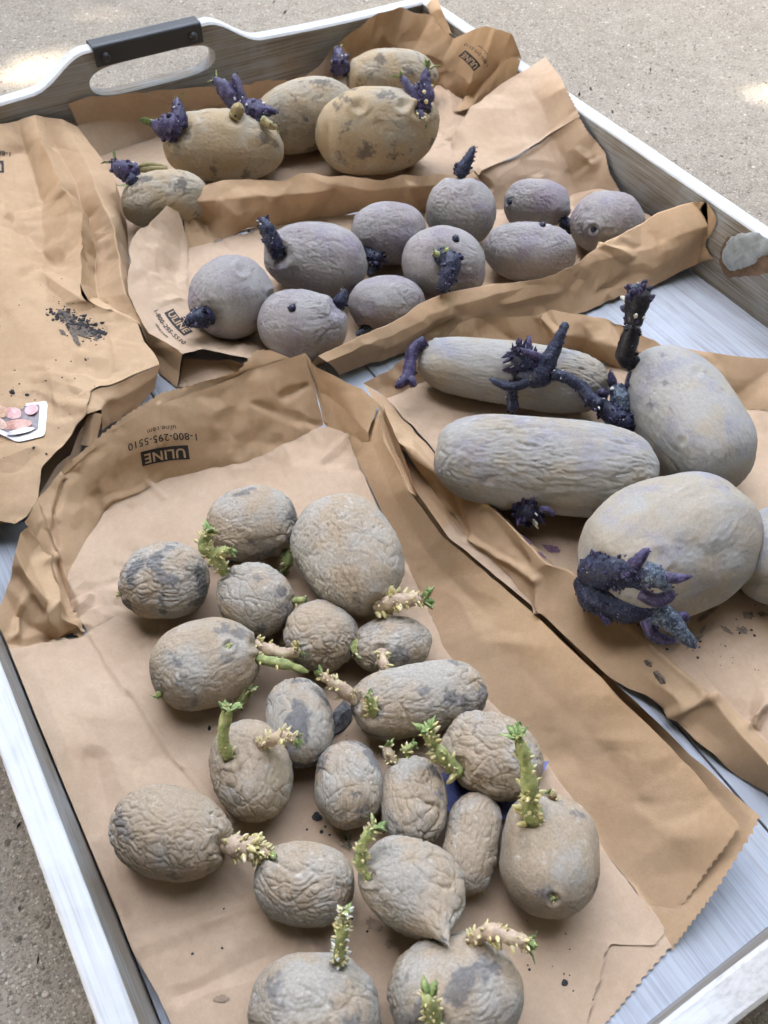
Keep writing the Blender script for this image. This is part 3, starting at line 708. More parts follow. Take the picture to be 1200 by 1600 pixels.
# ---- the bag lying at the left edge
bA = empty('paper_bag', at(20, 480, 0.0)); tag(bA, 'crumpled kraft paper bag at the left edge with loose soil and a photo sticker', 'paper bag', G_BAG)
pA = panel('top_panel', [
    [(-150, 225, 3.0), (-60, 205, 3.6), (0, 192, 3.9), (30, 187, 3.9), (56, 179, 4.3)],
    [(-165, 260, 3.0), (-80, 252, 3.2), (0, 245, 3.3), (40, 235, 2.9), (66, 226, 4.2)],
    [(-180, 310, 2.8), (-90, 300, 3.0), (0, 295, 3.2), (58, 290, 2.5), (97, 282, 4.1)],
    [(-190, 360, 2.6), (-100, 355, 2.9), (0, 350, 3.1), (72, 345, 2.3), (123, 340, 4.0)],
    [(-200, 400, 2.4), (-100, 405, 2.8), (0, 402, 3.0), (72, 400, 2.4), (125, 397, 3.8)],
    [(-210, 480, 2.4), (-110, 485, 2.8), (0, 480, 2.9), (75, 475, 2.8), (132, 465, 3.5)],
    [(-220, 560, 2.2), (-120, 560, 2.7), (0, 560, 2.8), (110, 540, 2.8), (216, 502, 2.6)],
    [(-220, 620, 2.2), (-120, 625, 2.7), (0, 625, 2.8), (110, 595, 2.7), (250, 570, 2.4)],
    [(-220, 680, 2.0), (-120, 680, 2.5), (0, 675, 2.7), (75, 650, 2.7), (143, 616, 2.8)],
    [(-220, 720, 2.0), (-120, 720, 2.4), (0, 712, 2.6), (60, 690, 2.6), (135, 655, 2.6)],
    [(-220, 760, 1.8), (-120, 765, 2.2), (0, 750, 2.4), (35, 740, 2.4), (67, 731, 2.4)],
    [(-220, 830, 1.4), (-120, 830, 1.6), (0, 813, 1.7), (28, 818, 1.7), (61, 787, 1.9)]], M_PAPER, bA, amp=0.8)
panel('gusset_panel', [
    [(56, 179, 4.3), (66, 226, 4.2), (97, 282, 4.1), (123, 340, 4.0), (125, 397, 3.8), (132, 465, 3.5), (216, 502, 2.6)],
    [(70, 184, 4.0), (88, 232, 2.9), (118, 288, 2.6), (138, 345, 1.7), (144, 400, 1.5), (152, 465, 1.7), (218, 504, 2.5)],
    [(98, 188, 3.8), (128, 240, 3.2), (144, 275, 3.2), (165, 330, 3.2), (178, 395, 3.1), (197, 455, 2.9), (220, 506, 2.4)],
    [(122, 200, 3.0), (152, 237, 2.6), (180, 282, 2.2), (184, 320, 1.9), (187, 395, 1.7), (214, 470, 1.7), (235, 530, 2.0)],
    [(150, 250, .4), (175, 285, .3), (195, 330, .3), (200, 370, .3), (205, 440, .3), (225, 500, .3), (245, 560, .4)]], M_PAPER, bA, soft=1, amp=0.8)
panel('mouth_panel', [
    [(250, 570, 2.4), (200, 594, 2.6), (143, 616, 2.8), (135, 655, 2.6)],
    [(245, 588, 1.9), (210, 612, 1.9), (166, 636, 2.2), (160, 648, 2.3)],
    [(240, 610, .6), (214, 640, .6), (172, 668, .8), (160, 680, .8)]], M_PAPER, bA, res=0.0014, soft=1, amp=0.5)
panel('mouth_inner_panel', [
    [(170, 655, 1.2), (130, 690, 1.2), (95, 730, 1.2), (66, 770, 1.2)],
    [(150, 690, .3), (120, 730, .3), (90, 770, .3), (64, 800, .3)]], M_INNER, bA, res=0.0014)
panel('mouth_roll', [
    [(136, 656, 2.2), (132, 672, 1.8), (126, 700, 1.2)],
    [(148, 650, 2.5), (144, 668, 2.1), (138, 700, 1.4)],
    [(160, 652, 2.2), (158, 670, 1.8), (150, 700, 1.2)]], M_PAPER, bA, res=0.0014, amp=0.3)
panel('bottom_panel', [
    [(-140, 300, .15), (0, 300, .15), (100, 300, .15), (185, 330, .15)],
    [(-200, 560, .15), (0, 560, .15), (120, 560, .15), (240, 570, .15)],
    [(-220, 820, .15), (-100, 825, .15), (0, 820, .15), (60, 800, .15)]], M_INNER, bA, res=0.008)
# ------------------------------------------------------------------ potatoes
M_POT = {'E': mat_potato('dusty_wrinkled_skin', 0.0004, 0.12), 'B': mat_potato('yellow_brown_skin', 0.0003, 0.12),
         'C': mat_potato('purple_grey_skin', 0.0002, 0.1), 'D': mat_potato('long_purple_grey_skin', 0.0002, 0.08)}
# tan skin, dust, stuck soil, pale flakes, coloured flush
SKIN = {'E': ((0.345, 0.275, 0.20), (0.345, 0.315, 0.272), (0.115, 0.115, 0.123), (0.58, 0.54, 0.48), (0.38, 0.28, 0.18)),
        'B': ((0.36, 0.282, 0.185), (0.35, 0.308, 0.24), (0.075, 0.068, 0.07), (0.57, 0.51, 0.41), (0.38, 0.285, 0.16)),
        'C': ((0.25, 0.222, 0.222), (0.275, 0.258, 0.25), (0.165, 0.152, 0.165), (0.37, 0.35, 0.335), (0.205, 0.17, 0.235)),
        'D': ((0.31, 0.272, 0.22), (0.295, 0.283, 0.264), (0.12, 0.12, 0.145), (0.42, 0.395, 0.35), (0.20, 0.195, 0.25))}
def sstep(x, a, b):
    t = np.clip((x - a) / (b - a), 0, 1); return t * t * (3 - 2 * t)
def skin_colour(p, kind, soil, warm):
    tan, dust, dark, pale, flush = (np.array(c) for c in SKIN[kind])
    big = perlin(p * 45) + 0.5 * perlin(p * 100 + 7); mid = perlin(p * 190 + 3); fin = perlin(p * 520 + 1)
    f = sstep(1.25 * big + 0.35 * mid + 0.1 * fin + (0.45 - warm), -0.25, 0.4)[:, None]
    col = tan * (1 - f) + dust * f
    w2 = sstep(perlin(p * 55 + 21) + 0.3 * mid + 0.2 * fin, 0.0, 0.5)[:, None] * (0.5 if kind in 'CD' else min(0.5, 0.12 + warm * 0.45)); col = col * (1 - w2) + flush * w2
    s_ = perlin(p * 62 + 31) + 0.45 * perlin(p * 150 + 5) + 0.22 * fin
    th = 0.52 - 0.75 * soil
    k = sstep(s_ + (0.25 * perlin(p * 420 + 41) if kind == 'B' else 0), th, th + (0.22 if kind == 'B' else 0.18))[:, None] * (0.55 + 0.35 * soil); col = col * (1 - k) + dark * k
    q = sstep(perlin(p * 330 + 13) + 0.5 * fin, 0.22, 0.5)[:, None] * 0.4 * sstep(perlin(p * 40 + 17), -0.15, 0.3)[:, None]; col = col * (1 - q) + pale * q
    return col * (1 + 0.16 * perlin(p * 900 + 2))[:, None]
def cube_sphere(n):
    t = np.tan(np.linspace(-math.pi / 4, math.pi / 4, n + 1)); A, B = np.meshgrid(t, t, indexing='ij')
    V = []; Fq = []; o = np.ones_like(A); base = 0
    for (x, y, z) in ((o, A, B), (-o, B, A), (B, o, A), (A, -o, B), (A, B, o), (B, A, -o)):
        v = np.stack([x, y, z], -1).reshape(-1, 3); V.append(v)
        for i in range(n):
            for j in range(n):
                a = base + i * (n + 1) + j; Fq.append((a, a + n + 1, a + n + 2, a + 1))
        base += (n + 1) ** 2
    V = np.concatenate(V); V /= np.linalg.norm(V, axis=1)[:, None]
    key = np.round(V * 1e5).astype(np.int64); _, idx, inv = np.unique(key, axis=0, return_index=True, return_inverse=True)
    inv = inv.reshape(-1)
    return V[idx], [tuple(int(inv[k]) for k in f) for f in Fq]
SPH = {n: cube_sphere(n) for n in (46, 56, 66)}
POT = {}
ROOTS = {'E4': ((352, 896, 8), (458, 940, 5)), 'E1': ((446, 858, 6),), 'E2': ((590, 948, 11),), 'E7': ((400, 1005, 8), (402, 1030, 7), (252, 1084, 4), (362, 1104, 8), (357, 1010, 5)), 'E11': ((356, 1182, 9), (408, 1164, 9)), 'E9': ((556, 1096, 9), (582, 1114, 9)), 'E6': ((556, 1000, 5), (596, 1018, 8)), 'E10': ((714, 1203, 13),), 'E13': ((618, 1192, 6), (636, 1184, 6)), 'E15': ((833, 1280, 15), (866, 1246, 5), (865, 1404, 5)), 'E16': ((352, 1322, 13),), 'E18': ((578, 1372, 8), (706, 1480, 7)), 'E19': ((530, 1508, 9),), 'E20': ((742, 1446, 10), (676, 1596, 14)), 'E14': ((736, 1432, 8),), 'E3': ((188, 930, 5),), 'C1': ((328, 494, 15),), 'C2': ((436, 400, 13),), 'C5': ((572, 392, 10),), 'C3': ((528, 478, 10), (457, 482, 6)), 'C4': ((574, 512, 8),), 'C6': ((688, 398, 13), (712, 374, 6)), 'C7': ((716, 276, 10),), 'C9': ((876, 346, 10), (797, 316, 4)), 'C10': ((927, 358, 5),), 'C8': ((848, 352, 5),), 'D1': ((664, 532, 8), (812, 575, 16)), 'D3': ((990, 570, 14),), 'D2': ((812, 802, 14),), 'D4': ((918, 898, 22), (916, 905, 22)), 'B1': ((262, 264, 5), (255, 260, 4)), 'B2': ((280, 208, 14), (282, 200, 12), (366, 184, 9)), 'B5': ((536, 116, 12),), 'B4': ((655, 172, 9), (660, 170, 8), (664, 172, 9), (654, 176, 8))}     # where sprouts leave the skin: puckered eyes
def creases(p, width):
    n = perlin(p); return np.exp(-(n / width) ** 2)
def potato(key, kind, cx, cy, sa, sb, ang, label, group, base=0.25, kz=0.92, tip=None, taper=0.0, wr=1.0, lump=0.06, res=0, dents=(), pinch=0.0, raise_=0.0, soil=0.25, warm=0.3, sq=2.2, along=0.0):
    """an ellipsoid whose outline, seen from the camera, has half-axes sa, sb (pixels) at angle ang; it rests at height base (cm)"""
    a = math.radians(ang); u = np.array([math.cos(a), math.sin(a)]); v = np.array([-u[1], u[0]])
    E = sa * sa * np.outer(u, u) + sb * sb * np.outer(v, v)
    c = 0.9 * min(sa, sb) * 0.5 / F_PX
    for _ in range(8):
        zc = base * 0.01 + raise_ * 0.01 + c * 0.96
        C = at(cx, cy, zc); d = depth_of(C)
        J = np.zeros((2, 3)); e = 1e-4
        for k in range(3):
            dv = np.zeros(3); dv[k] = e; J[:, k] = (proj(C + dv) - proj(C - dv)) / (2 * e)
        c = kz * min(sa, sb) * d / F_PX
        lim = (0.6 * min(sa, sb) * d / F_PX) ** 2
        for _k in range(12):
            Jh = np.linalg.inv(J[:, :2]); Mh = Jh @ (E - c * c * np.outer(J[:, 2], J[:, 2])) @ Jh.T
            wv, U = np.linalg.eigh(Mh)
            if wv[0] > lim: break
            c *= 0.95
    wv = np.maximum(wv, lim); ax = np.sqrt(wv)            # ax[1] is the long axis
    R3 = np.eye(3); R3[:2, 0] = U[:, 1]; R3[:2, 1] = U[:, 0]; R3[:, 2] = np.cross(R3[:, 0], R3[:, 1])
    D, Fq = SPH[res or (66 if kind == 'E' else 56)]
    sd = np.array([(hash_i(key) * k) % 97 + 0.37 for k in (1.7, 3.1, 5.3)])
    size = float((ax[0] * ax[1] * c) ** (1 / 3))
    r = 1 + lump * perlin(D * 1.3 + sd) + lump * 0.55 * perlin(D * 2.7 + sd + 9)
    r = r / (np.abs(D[:, 0]) ** sq + np.hypot(D[:, 1], D[:, 2]) ** sq) ** (1 / sq)
    Q = D * r[:, None]
    Q[:, 1:] *= (1 + taper * Q[:, :1])                     # one end fuller than the other
    if pinch: Q[:, 1:] *= (1 - pinch * np.exp(-(Q[:, :1] / 0.35) ** 2))
    W = (Q * np.array([ax[1], ax[0], c])) @ R3.T
    if tip is not None:                                    # a drawn-out point towards a pixel
        hh_ = hit(POT['E20']['bvh'], tip[0], tip[1], 0.0); tp = at_depth(tip[0], tip[1], (depth_of(hh_) if hh_ is not None else d) - 0.006) - C; tn = tp / np.linalg.norm(tp); L = np.linalg.norm(tp)
        cs = (W @ tn) / (np.linalg.norm(W, axis=1) + 1e-9)
        s_ = np.exp(-((1 - cs) / 0.075)); rl = np.linalg.norm(W, axis=1); W = W + (tn * (L * 1.0) - W) * (0.9 * s_)[:, None] * (cs > 0)[:, None]
    N = D / np.array([ax[1], ax[0], c]); N = N @ R3.T; N /= np.linalg.norm(N, axis=1)[:, None]
    # shrivelled skin: real folds, soft and deep, then fine
    p = W + sd
    warp = vnoise(p * 60) * 0.011
    ps = p + warp
    if not along: along = 0.15 + 0.45 * ((hash_i(key) * 7 % 10) / 10)
    if along:                                              # wrinkles run lengthwise
        l_ = ps @ R3; l_[:, 0] *= 1 - along; ps = l_
    m = np.clip(perlin(p * 30 + 3) * 2.6 + 0.6, 0.04, 1.35)
    m2 = np.clip(perlin(p * 26 + 19) * 3 + 0.7, 0.1, 1.2)
    sz = min(1.0, size / 0.022)
    fine = kind in 'CD'
    pc = (p if not along else (p @ R3) * np.array([1 - along, 1, 1])) + vnoise(p * 130) * 0.004 + vnoise(p * 45) * 0.006
    c1, e1 = cracks(pc * (190 if fine else 150)); c2, e2 = cracks(pc * (420 if fine else 330) + 40)
    n1 = perlin(ps * 70)
    h = (-0.0010 * np.exp(-e1 / 0.07) * (0.3 + 0.7 * m) - 0.001 * np.exp(-e2 / 0.14) * (0.35 + 0.65 * m2) + 0.0002 * (0.5 - c1) * m - 0.0014 * np.exp(-np.abs(n1 / 0.035)) * m
         + 0.0005 * perlin(ps * 80 + 2) * m + 0.00012 * perlin(p * 500)) * sz * wr * (0.5 if fine else 0.68)
    if fine: h = h - 0.0003 * np.exp(-e2 / 0.12) * m2
    for (ex, ey, er, ed) in tuple(dents) + tuple((x_, y_, max(7, r_ * 1.25), 1.5 if r_ > 7 else 0.6) for (x_, y_, r_) in (() if key in ('D3', 'D4') else ROOTS.get(key, ()))):                         # an eye: a small hollow with a brow
        th = at_depth(ex, ey, d) - C
        pp = np.array([1.0, 1.0]); q = proj_many(W + C); dd = np.hypot(q[:, 0] - ex, q[:, 1] - ey)
        facing = (N @ (CAM_POS - C)) > 0
        h = h - facing * (ed * 0.001 * np.exp(-(dd / er) ** 2) - ed * 0.0005 * np.exp(-((dd - 1.6 * er) / (0.6 * er)) ** 2))
    W = W + N * h[:, None]
    o = mesh_obj('potato', W + C, Fq, M_POT[kind], None, True, C)
    ca = o.data.attributes.new('skin', 'FLOAT_COLOR', 'POINT')
    cc = np.ones((len(W), 4)); cc[:, :3] = np.clip(skin_colour(p, kind, soil, warm), 0.01, 0.9); ca.data.foreach_set('color', cc.ravel())
    tag(o, label, 'potato', group)
    POT[key] = dict(o=o, C=C, d=d, ax=ax, c=c, bvh=BVHTree.FromPolygons([Vector(q) for q in (W + C)], Fq))
    return o
def hash_i(s):
    h = 7
    for ch in s: h = (h * 31 + ord(ch)) % 9973
    return h
def proj_many(P):
    q = (P - CAM_POS) @ ROT
    return np.stack([600 - F_PX * q[:, 0] / q[:, 2], 800 + F_PX * q[:, 1] / q[:, 2]], 1)

GB = 'big yellow-brown potatoes at the back'; GC = 'small round purple-grey potatoes'; GD = 'large long purple-grey potatoes'; GE = 'small wrinkled potatoes in the front bag'
# back bag
potato('B5', 'B', 612, 120, 72, 44, 0, 'rearmost big brown potato, behind the blotched one at the back', GB, 0.3, 0.95, wr=.5, res=46, soil=0.4, warm=0.35)
potato('B3', 'B', 476, 182, 84, 58, -18, 'big brown potato between the sprout-topped one and the dark-blotched one', GB, 0.25, .95, wr=.6, res=46, soil=0.45, warm=0.2)
potato('B4', 'B', 590, 205, 97, 70, -8, 'big yellow-brown potato with dark soil blotches, nearest the crumpled printed corner', GB, 0.25, .95, wr=.6, dents=((560, 165, 9, 2.2), (630, 165, 8, 2.0)), taper=.05, soil=0.5, warm=0.55)
potato('B2', 'B', 350, 229, 95, 58, 4, 'big brown potato with a purple sprout cluster on top and another on its left', GB, 0.25, .95, wr=.6, taper=.06, soil=0.38, warm=0.4)
potato('B1', 'B', 258, 312, 70, 47, -4, 'big brown potato half hidden at the left, purple sprout lying across it', GB, 0.25, .95, wr=.5, res=46, soil=0.4, warm=0.25)
# second bag
potato('C7', 'C', 720, 331, 55, 54, 0, 'round purple-grey potato with one upright dark sprout rising from its top', GC, .2, .95, wr=.8, res=46, lump=.05, soil=0.12, warm=0.3)
potato('C9', 'C', 838, 320, 53, 41, 0, 'round purple-grey potato at the back right, half behind the creased oval one', GC, .2, .95, wr=.7, res=46, soil=0.12, warm=0.3)
potato('C10', 'C', 948, 348, 58, 50, -12, 'rightmost round purple-grey potato in the second bag, smooth with one dark eye', GC, .2, .95, wr=.5, res=46, dents=((927, 358, 6, 1.5),), soil=0.12, warm=0.3)
potato('C5', 'C', 608, 365, 59, 50, 0, 'round purple-grey potato at the rear middle with a blue sprout low on its left', GC, .2, .95, wr=.5, res=46, soil=0.12, warm=0.3)
potato('C2', 'C', 495, 406, 80, 60, 10, 'widest round purple-grey potato, with a thick navy sprout on its upper left', GC, .2, .95, wr=.8, dents=((436, 398, 14, 2.5),), taper=-.04, soil=0.12, warm=0.3)
potato('C8', 'C', 828, 394, 73, 48, 4, 'oval purple-grey potato with a net of creases beside the front paper wall', GC, .2, .95, wr=1.0, soil=0.12, warm=0.3)
potato('C6', 'C', 693, 414, 66, 60, 10, 'round purple-grey potato with dark sprout cluster on the middle of its face', GC, .2, .95, wr=.5, soil=0.12, warm=0.3)
potato('C1', 'C', 362, 464, 66, 64, 30, 'leftmost round purple-grey potato beside the small printed logo', GC, .2, .95, wr=.6, dents=((378, 420, 8, 1.5), (425, 462, 7, 1.5)), soil=0.12, warm=0.3)
potato('C4', 'C', 605, 474, 60, 44, 0, 'small round purple-grey potato tucked against the front paper wall', GC, .2, .95, wr=.7, res=46, soil=0.12, warm=0.3)
potato('C3', 'C', 473, 508, 70, 56, 8, 'wrinkled round purple-grey potato at the front left with one tiny black bud', GC, .2, .95, wr=1.1, soil=0.12, warm=0.3)
# right bag
potato('D1', 'D', 800, 584, 150, 52, 8, 'long purple-grey potato at the back of the right bag, branching dark sprouts over it', GD, .2, 1.0, wr=1.0, taper=-.06, pinch=.04, lump=.05, soil=0.12, warm=0.3, sq=3.0, along=.35)
potato('D3', 'D', 1072, 652, 122, 84, 56, 'smooth large grey potato with one tall black sprout at its upper end', GD, .2, .95, wr=.4, lump=.05, taper=-.04, dents=((1065, 690, 6, 1.0), (1090, 580, 7, 1.0)), soil=0.2, warm=0.15, sq=2.5)
potato('D5', 'D', 1222, 868, 78, 82, 80, 'large purple-grey potato cut off by the right edge of the picture', GD, .2, .95, wr=.4, res=46, soil=0.12, warm=0.3)
potato('D2', 'D', 852, 728, 174, 78, 6, 'long potato with lengthwise wrinkles lying across the middle of the right bag', GD, .2, .98, wr=1.2, lump=.05, pinch=.03, soil=0.12, warm=0.3, sq=3.0, along=.55)
potato('D4', 'D', 1044, 853, 138, 110, -14, 'largest grey potato, with a thick black sprout mass on its near end', GD, .2, .92, wr=.4, lump=.1, dents=((1030, 870, 12, 1.2),), soil=0.1, warm=0.55, sq=2.4)
# front bag
potato('E1', 'E', 395, 818, 72, 60, -8, 'small wrinkled potato at the rear of the front bag, left of the large rough one', GE, .25, .93, soil=0.4, warm=0.35)
potato('E2', 'E', 545, 867, 97, 80, 58, 'large rough-skinned potato at the rear right of the front bag', GE, .3, .93, wr=1.1, taper=.05, soil=0.1, warm=0.2, sq=2.3)
potato('E3', 'E', 258, 907, 71, 61, -10, 'grey-patched potato at the rear left of the front bag, nearest the crumpled corner', GE, .25, .93, soil=0.62, warm=0.35)
potato('E4', 'E', 399, 937, 61, 58, 35, 'round grey wrinkled potato between the patched one and the large rough one', GE, .25, .95, wr=1.2, soil=0.5, warm=0.2)
potato('E6', 'E', 612, 1008, 63, 45, -8, 'small oval potato below the cream sprout, close to the tall paper side', GE, .25, .95, wr=1.1, res=46, soil=0.35, warm=0.35)
potato('E5', 'E', 501, 994, 57, 56, 0, 'small round crinkled potato in the middle, beside a pinkish sprout tip', GE, .25, .95, wr=1.3, res=46, soil=0.2, warm=0.4)
potato('E7', 'E', 320, 1036, 87, 71, -20, 'smooth pale potato with dark grey patches and two green stems at its right', GE, .25, .93, wr=.6, dents=((357, 1008, 6, 1.2),), soil=0.42, warm=0.45)
potato('E8', 'E', 467, 1128, 72, 55, 84, 'grey upright-lying potato behind the one with the yellow-pink sprout', GE, .25, .95, wr=1.2, soil=0.65, warm=0.15)
potato('E9', 'E', 656, 1092, 106, 59, -10, 'long grey potato lying crosswise, green bud on its left end', GE, .25, .95, wr=.9, pinch=.03, soil=0.45, warm=0.25, sq=2.6)
potato('E10', 'E', 768, 1180, 84, 66, 32, 'deeply creased tan potato by the tall paper side, behind the smooth tan one', GE, .25, .95, wr=1.3, soil=0.15, warm=0.55)
potato('E11', 'E', 393, 1203, 81, 65, 80, 'tan potato with a dark green stem on its left and a yellow-pink sprout on top', GE, .25, .95, wr=.9, soil=0.08, warm=0.7)
potato('E12', 'E', 545, 1225, 69, 55, 86, 'grey and tan potato in the middle, left of the heavily shrivelled one', GE, .25, .95, wr=1.0, soil=0.5, warm=0.45)
potato('E13', 'E', 647, 1253, 73, 53, 86, 'heavily shrivelled grey potato above the pointed one', GE, .25, .95, wr=1.7, soil=0.4, warm=0.3)
potato('E14', 'E', 737, 1316, 80, 46, 100, 'narrow shrivelled potato with a peeled tan patch, left of the smooth tan one', GE, .25, .98, wr=1.5, pinch=.04, soil=0.25, warm=0.5, sq=2.6)
potato('E15', 'E', 858, 1335, 96, 78, 84, 'smooth tan and grey potato with a tall green sprout at its top', GE, .25, .95, wr=.4, dents=((865, 1404, 8, 1.2),), lump=.05, soil=0.35, warm=0.55, sq=2.5)
potato('E16', 'E', 266, 1300, 95, 76, 10, 'brown wrinkled potato nearest the left rail, cream sprout at its right', GE, .45, .93, wr=.9, lump=.04, soil=0.2, warm=0.75)
potato('E17', 'E', 476, 1380, 80, 68, 5, 'round tan potato between the brown one and the pointed one', GE, .3, .93, wr=.9, soil=0.2, warm=0.5)
potato('E19', 'E', 492, 1582, 104, 98, 20, 'grey potato cut by the bottom edge, left of the one with a green stub', GE, .3, .93, wr=.9, soil=0.3, warm=0.2)
potato('E20', 'E', 712, 1552, 105, 98, 0, 'large potato at the bottom edge with a short green stub', GE, .3, .93, wr=1.0, soil=0.45, warm=0.45)
potato('E18', 'E', 645, 1384, 90, 74, 38, 'pointed potato tapering to a tip over the one in front', GE, .3, .95, wr=1.0, tip=(707, 1489), raise_=.9, soil=0.18, warm=0.25)
# ------------------------------------------------------------------ sprouts (parts of their potatoes)
M_GSTEM = mat_sprout('green_sprout_stem', [(0.13, 0.17, 0.06), (0.27, 0.30, 0.10), (0.42, 0.40, 0.19)], (0.62, 0.56, 0.46), 0.35, 0.5, 260, 0.1)
M_PINK = mat_sprout('pale_pink_sprout_stem', [(0.30, 0.22, 0.15), (0.44, 0.32, 0.23), (0.50, 0.44, 0.27)], (0.66, 0.58, 0.5), 0.4, 0.5, 260, 0.1)
M_GNUB = mat_sprout('cream_sprout_buds', [(0.42, 0.36, 0.12), (0.60, 0.52, 0.26), (0.66, 0.56, 0.44)], (0.72, 0.66, 0.55), 0.3, 0.5, 300, 0.1)
M_LEAF = mat_sprout('green_sprout_leaf', [(0.10, 0.165, 0.05), (0.20, 0.275, 0.095), (0.36, 0.40, 0.18)], (0.5, 0.52, 0.34), 0.3, 0.5, 300, 0.1)
M_NAVY = mat_sprout('navy_sprout', [(0.006, 0.007, 0.015), (0.014, 0.016, 0.034), (0.034, 0.034, 0.07)], (0.16, 0.20, 0.28), 0.5, 0.4, 300)
M_NNUB = mat_sprout('violet_sprout_buds', [(0.010, 0.009, 0.024), (0.026, 0.02, 0.055), (0.08, 0.052, 0.13)], (0.2, 0.22, 0.31), 0.4, 0.45, 300)
M_WNUB = mat_sprout('white_root_tips', [(0.5, 0.48, 0.44), (0.68, 0.66, 0.6)], (0.8, 0.8, 0.78), 0.3, 0.5, 300)
M_FROST = mat_sprout('frosted_sprout_tip', [(0.010, 0.012, 0.025), (0.03, 0.04, 0.062), (0.12, 0.15, 0.19)], (0.36, 0.41, 0.46), 0.6, 0.6, 300)
M_PURP = mat_sprout('purple_sprout', [(0.014, 0.011, 0.03), (0.034, 0.026, 0.066), (0.085, 0.064, 0.14)], (0.23, 0.24, 0.33), 0.4, 0.4, 260)
M_OLIVE = mat_sprout('olive_sprout_stem', [(0.15, 0.13, 0.055), (0.27, 0.23, 0.10), (0.22, 0.12, 0.09)], (0.42, 0.38, 0.26), 0.3, 0.5, 200)
M_BLACK = mat_sprout('black_sprout', [(0.004, 0.0036, 0.005), (0.009, 0.008, 0.011), (0.02, 0.017, 0.024)], (0.16, 0.16, 0.17), 0.25, 0.4, 300)
rs = random.Random(11)
nr = np.random.RandomState(5)
def spath(key, pts):
    P = POT[key]; h0 = hit(P['bvh'], pts[0][0], pts[0][1], 0.0)
    d0 = depth_of(h0) if h0 is not None else P['d'] - P['c'] * 0.2
    return np.array([at_depth(x, y, d0 - (z * 0.01)) for (x, y, z) in pts]), d0
def sprout(key, pts, radii, stem, nubs=24, nubmat=None, nublen=0.9, nubr=0.26, leaves=0, leafmat=None, leaflen=1.8, white=0, nubfrom=0.0, rough=0.22, seg=12, parent=None, nubmat2=None):
    pts = [(p[0], p[1], p[2] if len(p) > 2 else 0.25) for p in pts]
    P3, d0 = spath(key, pts); rad = np.array(radii, float) * d0 / F_PX
    C = catmull(P3, 6); tt = np.linspace(0, 1, len(C)); R = np.interp(tt, np.linspace(0, 1, len(rad)), rad)
    R = R * (1 + (0.16 if stem in (M_NAVY, M_PURP, M_BLACK, M_FROST) else 0.5) * perlin(np.stack([tt * len(pts) * 1.7 + hash_i(key), tt * 0 + pts[0][0] * .37, tt * 0 + .5], 1)))
    Rc = R.copy(); Rc[-1] *= 0.35; Rc[-2] *= 0.75
    g = Geo(); g.tube(C, Rc, seg, 0, rough, 420.0, hash_i(key) * 0.1)
    o = g.obj('sprout', stem, parent or POT[key]['o'])
    T = np.gradient(C, axis=0); T /= np.linalg.norm(T, axis=1)[:, None] + 1e-9
    def scatter(n, mat, rr, ll, t0, t1, name, fwd=0.3, seg=5, tip=.25):
        if n <= 0 or mat is None: return
        q = Geo(); cl = [rs.random() for _c in range(3)] + [.95]
        for _ in range(n):
            t = rs.random() if rs.random() < .4 else min(1, max(0, rs.choice(cl) + rs.gauss(0, .07)))
            t = t0 + (t1 - t0) * t; k = min(len(C) - 1, int(t * (len(C) - 1) + rs.random()))
            a = nr.normal(size=3); a -= T[k] * (a @ T[k]); a /= np.linalg.norm(a) + 1e-9
            dirv = a + T[k] * (fwd + 0.4 * rs.random()); dirv /= np.linalg.norm(dirv)
            s_ = 0.4 + 1.1 * rs.random() ** 1.6
            q.cone(C[k] + a * R[k] * 0.85, dirv, R[k] * rr * s_, R[k] * ll * s_, seg, 0, tip)
        q.obj(name, mat, o)
    scatter(nubs, nubmat, nubr, nublen, nubfrom, 1.0, 'bud_cluster')
    if nubmat2: scatter(nubs // 2, nubmat2, nubr, nublen, nubfrom, 1.0, 'bud_cluster')
    scatter(white, M_WNUB, nubr * 0.55, nublen * 0.75, 0.0, 1.0, 'root_tips')
    if leaves:
        q = Geo()
        for k in range(leaves):
            a = nr.normal(size=3); a -= T[-1] * (a @ T[-1]); a /= np.linalg.norm(a)
            dirv = T[-1] + a * (0.35 + 0.5 * rs.random()); dirv /= np.linalg.norm(dirv)
            L = R[-3] * leaflen * (0.7 + 0.6 * rs.random()); b = np.cross(dirv, a); b /= np.linalg.norm(b)
            p0 = C[-2] + a * R[-3] * 0.3
            # a small folded leaf: closed, thin, pointed
            mid = [p0, p0 + dirv * L * .35 + a * L * .05, p0 + dirv * L * .7 + a * L * .12, p0 + dirv * L + a * L * (.1 + .5 * rs.random())]
            wd = [0.14, 0.34, 0.30, 0.05]; th = R[-3] * 0.12; V = []
            for m_, w_ in zip(mid, wd): V += [m_ - b * L * w_ + a * th * 1.5, m_ + b * L * w_ + a * th * 1.5, m_ + a * th * .3, m_ - a * th]
            Fq = []
            for i in range(3):
                i0 = i * 4; j0 = i0 + 4
                for (x, y) in ((0, 2), (2, 1), (1, 3), (3, 0)): Fq.append((i0 + x, i0 + y, j0 + y, j0 + x))
            Fq += [(0, 3, 1, 2), (12, 14, 13, 15)]
            q.add(V, Fq)
        q.obj('leaf', leafmat or M_LEAF, o)
    return o
def gs(key, pts, radii, nubs=26, leaves=4, stem=None, leaflen=1.6, **k):
    return sprout(key, pts, radii, stem or M_GSTEM, int(nubs * 1.5), M_GNUB, k.pop('nublen', 0.85), k.pop('nubr', 0.23), int(leaves * 1.7 + .5), M_LEAF, leaflen, **k)
def ns(key, pts, radii, nubs=34, white=8, stem=None, **k):
    return sprout(key, pts, radii, stem or M_NAVY, int(nubs * 1.1), k.pop('nubmat', M_NNUB), k.pop('nublen', 0.42), k.pop('nubr', 0.17), k.pop('leaves', 0), k.pop('leafmat', M_NNUB), k.pop('leaflen', 1.6), white, **k)
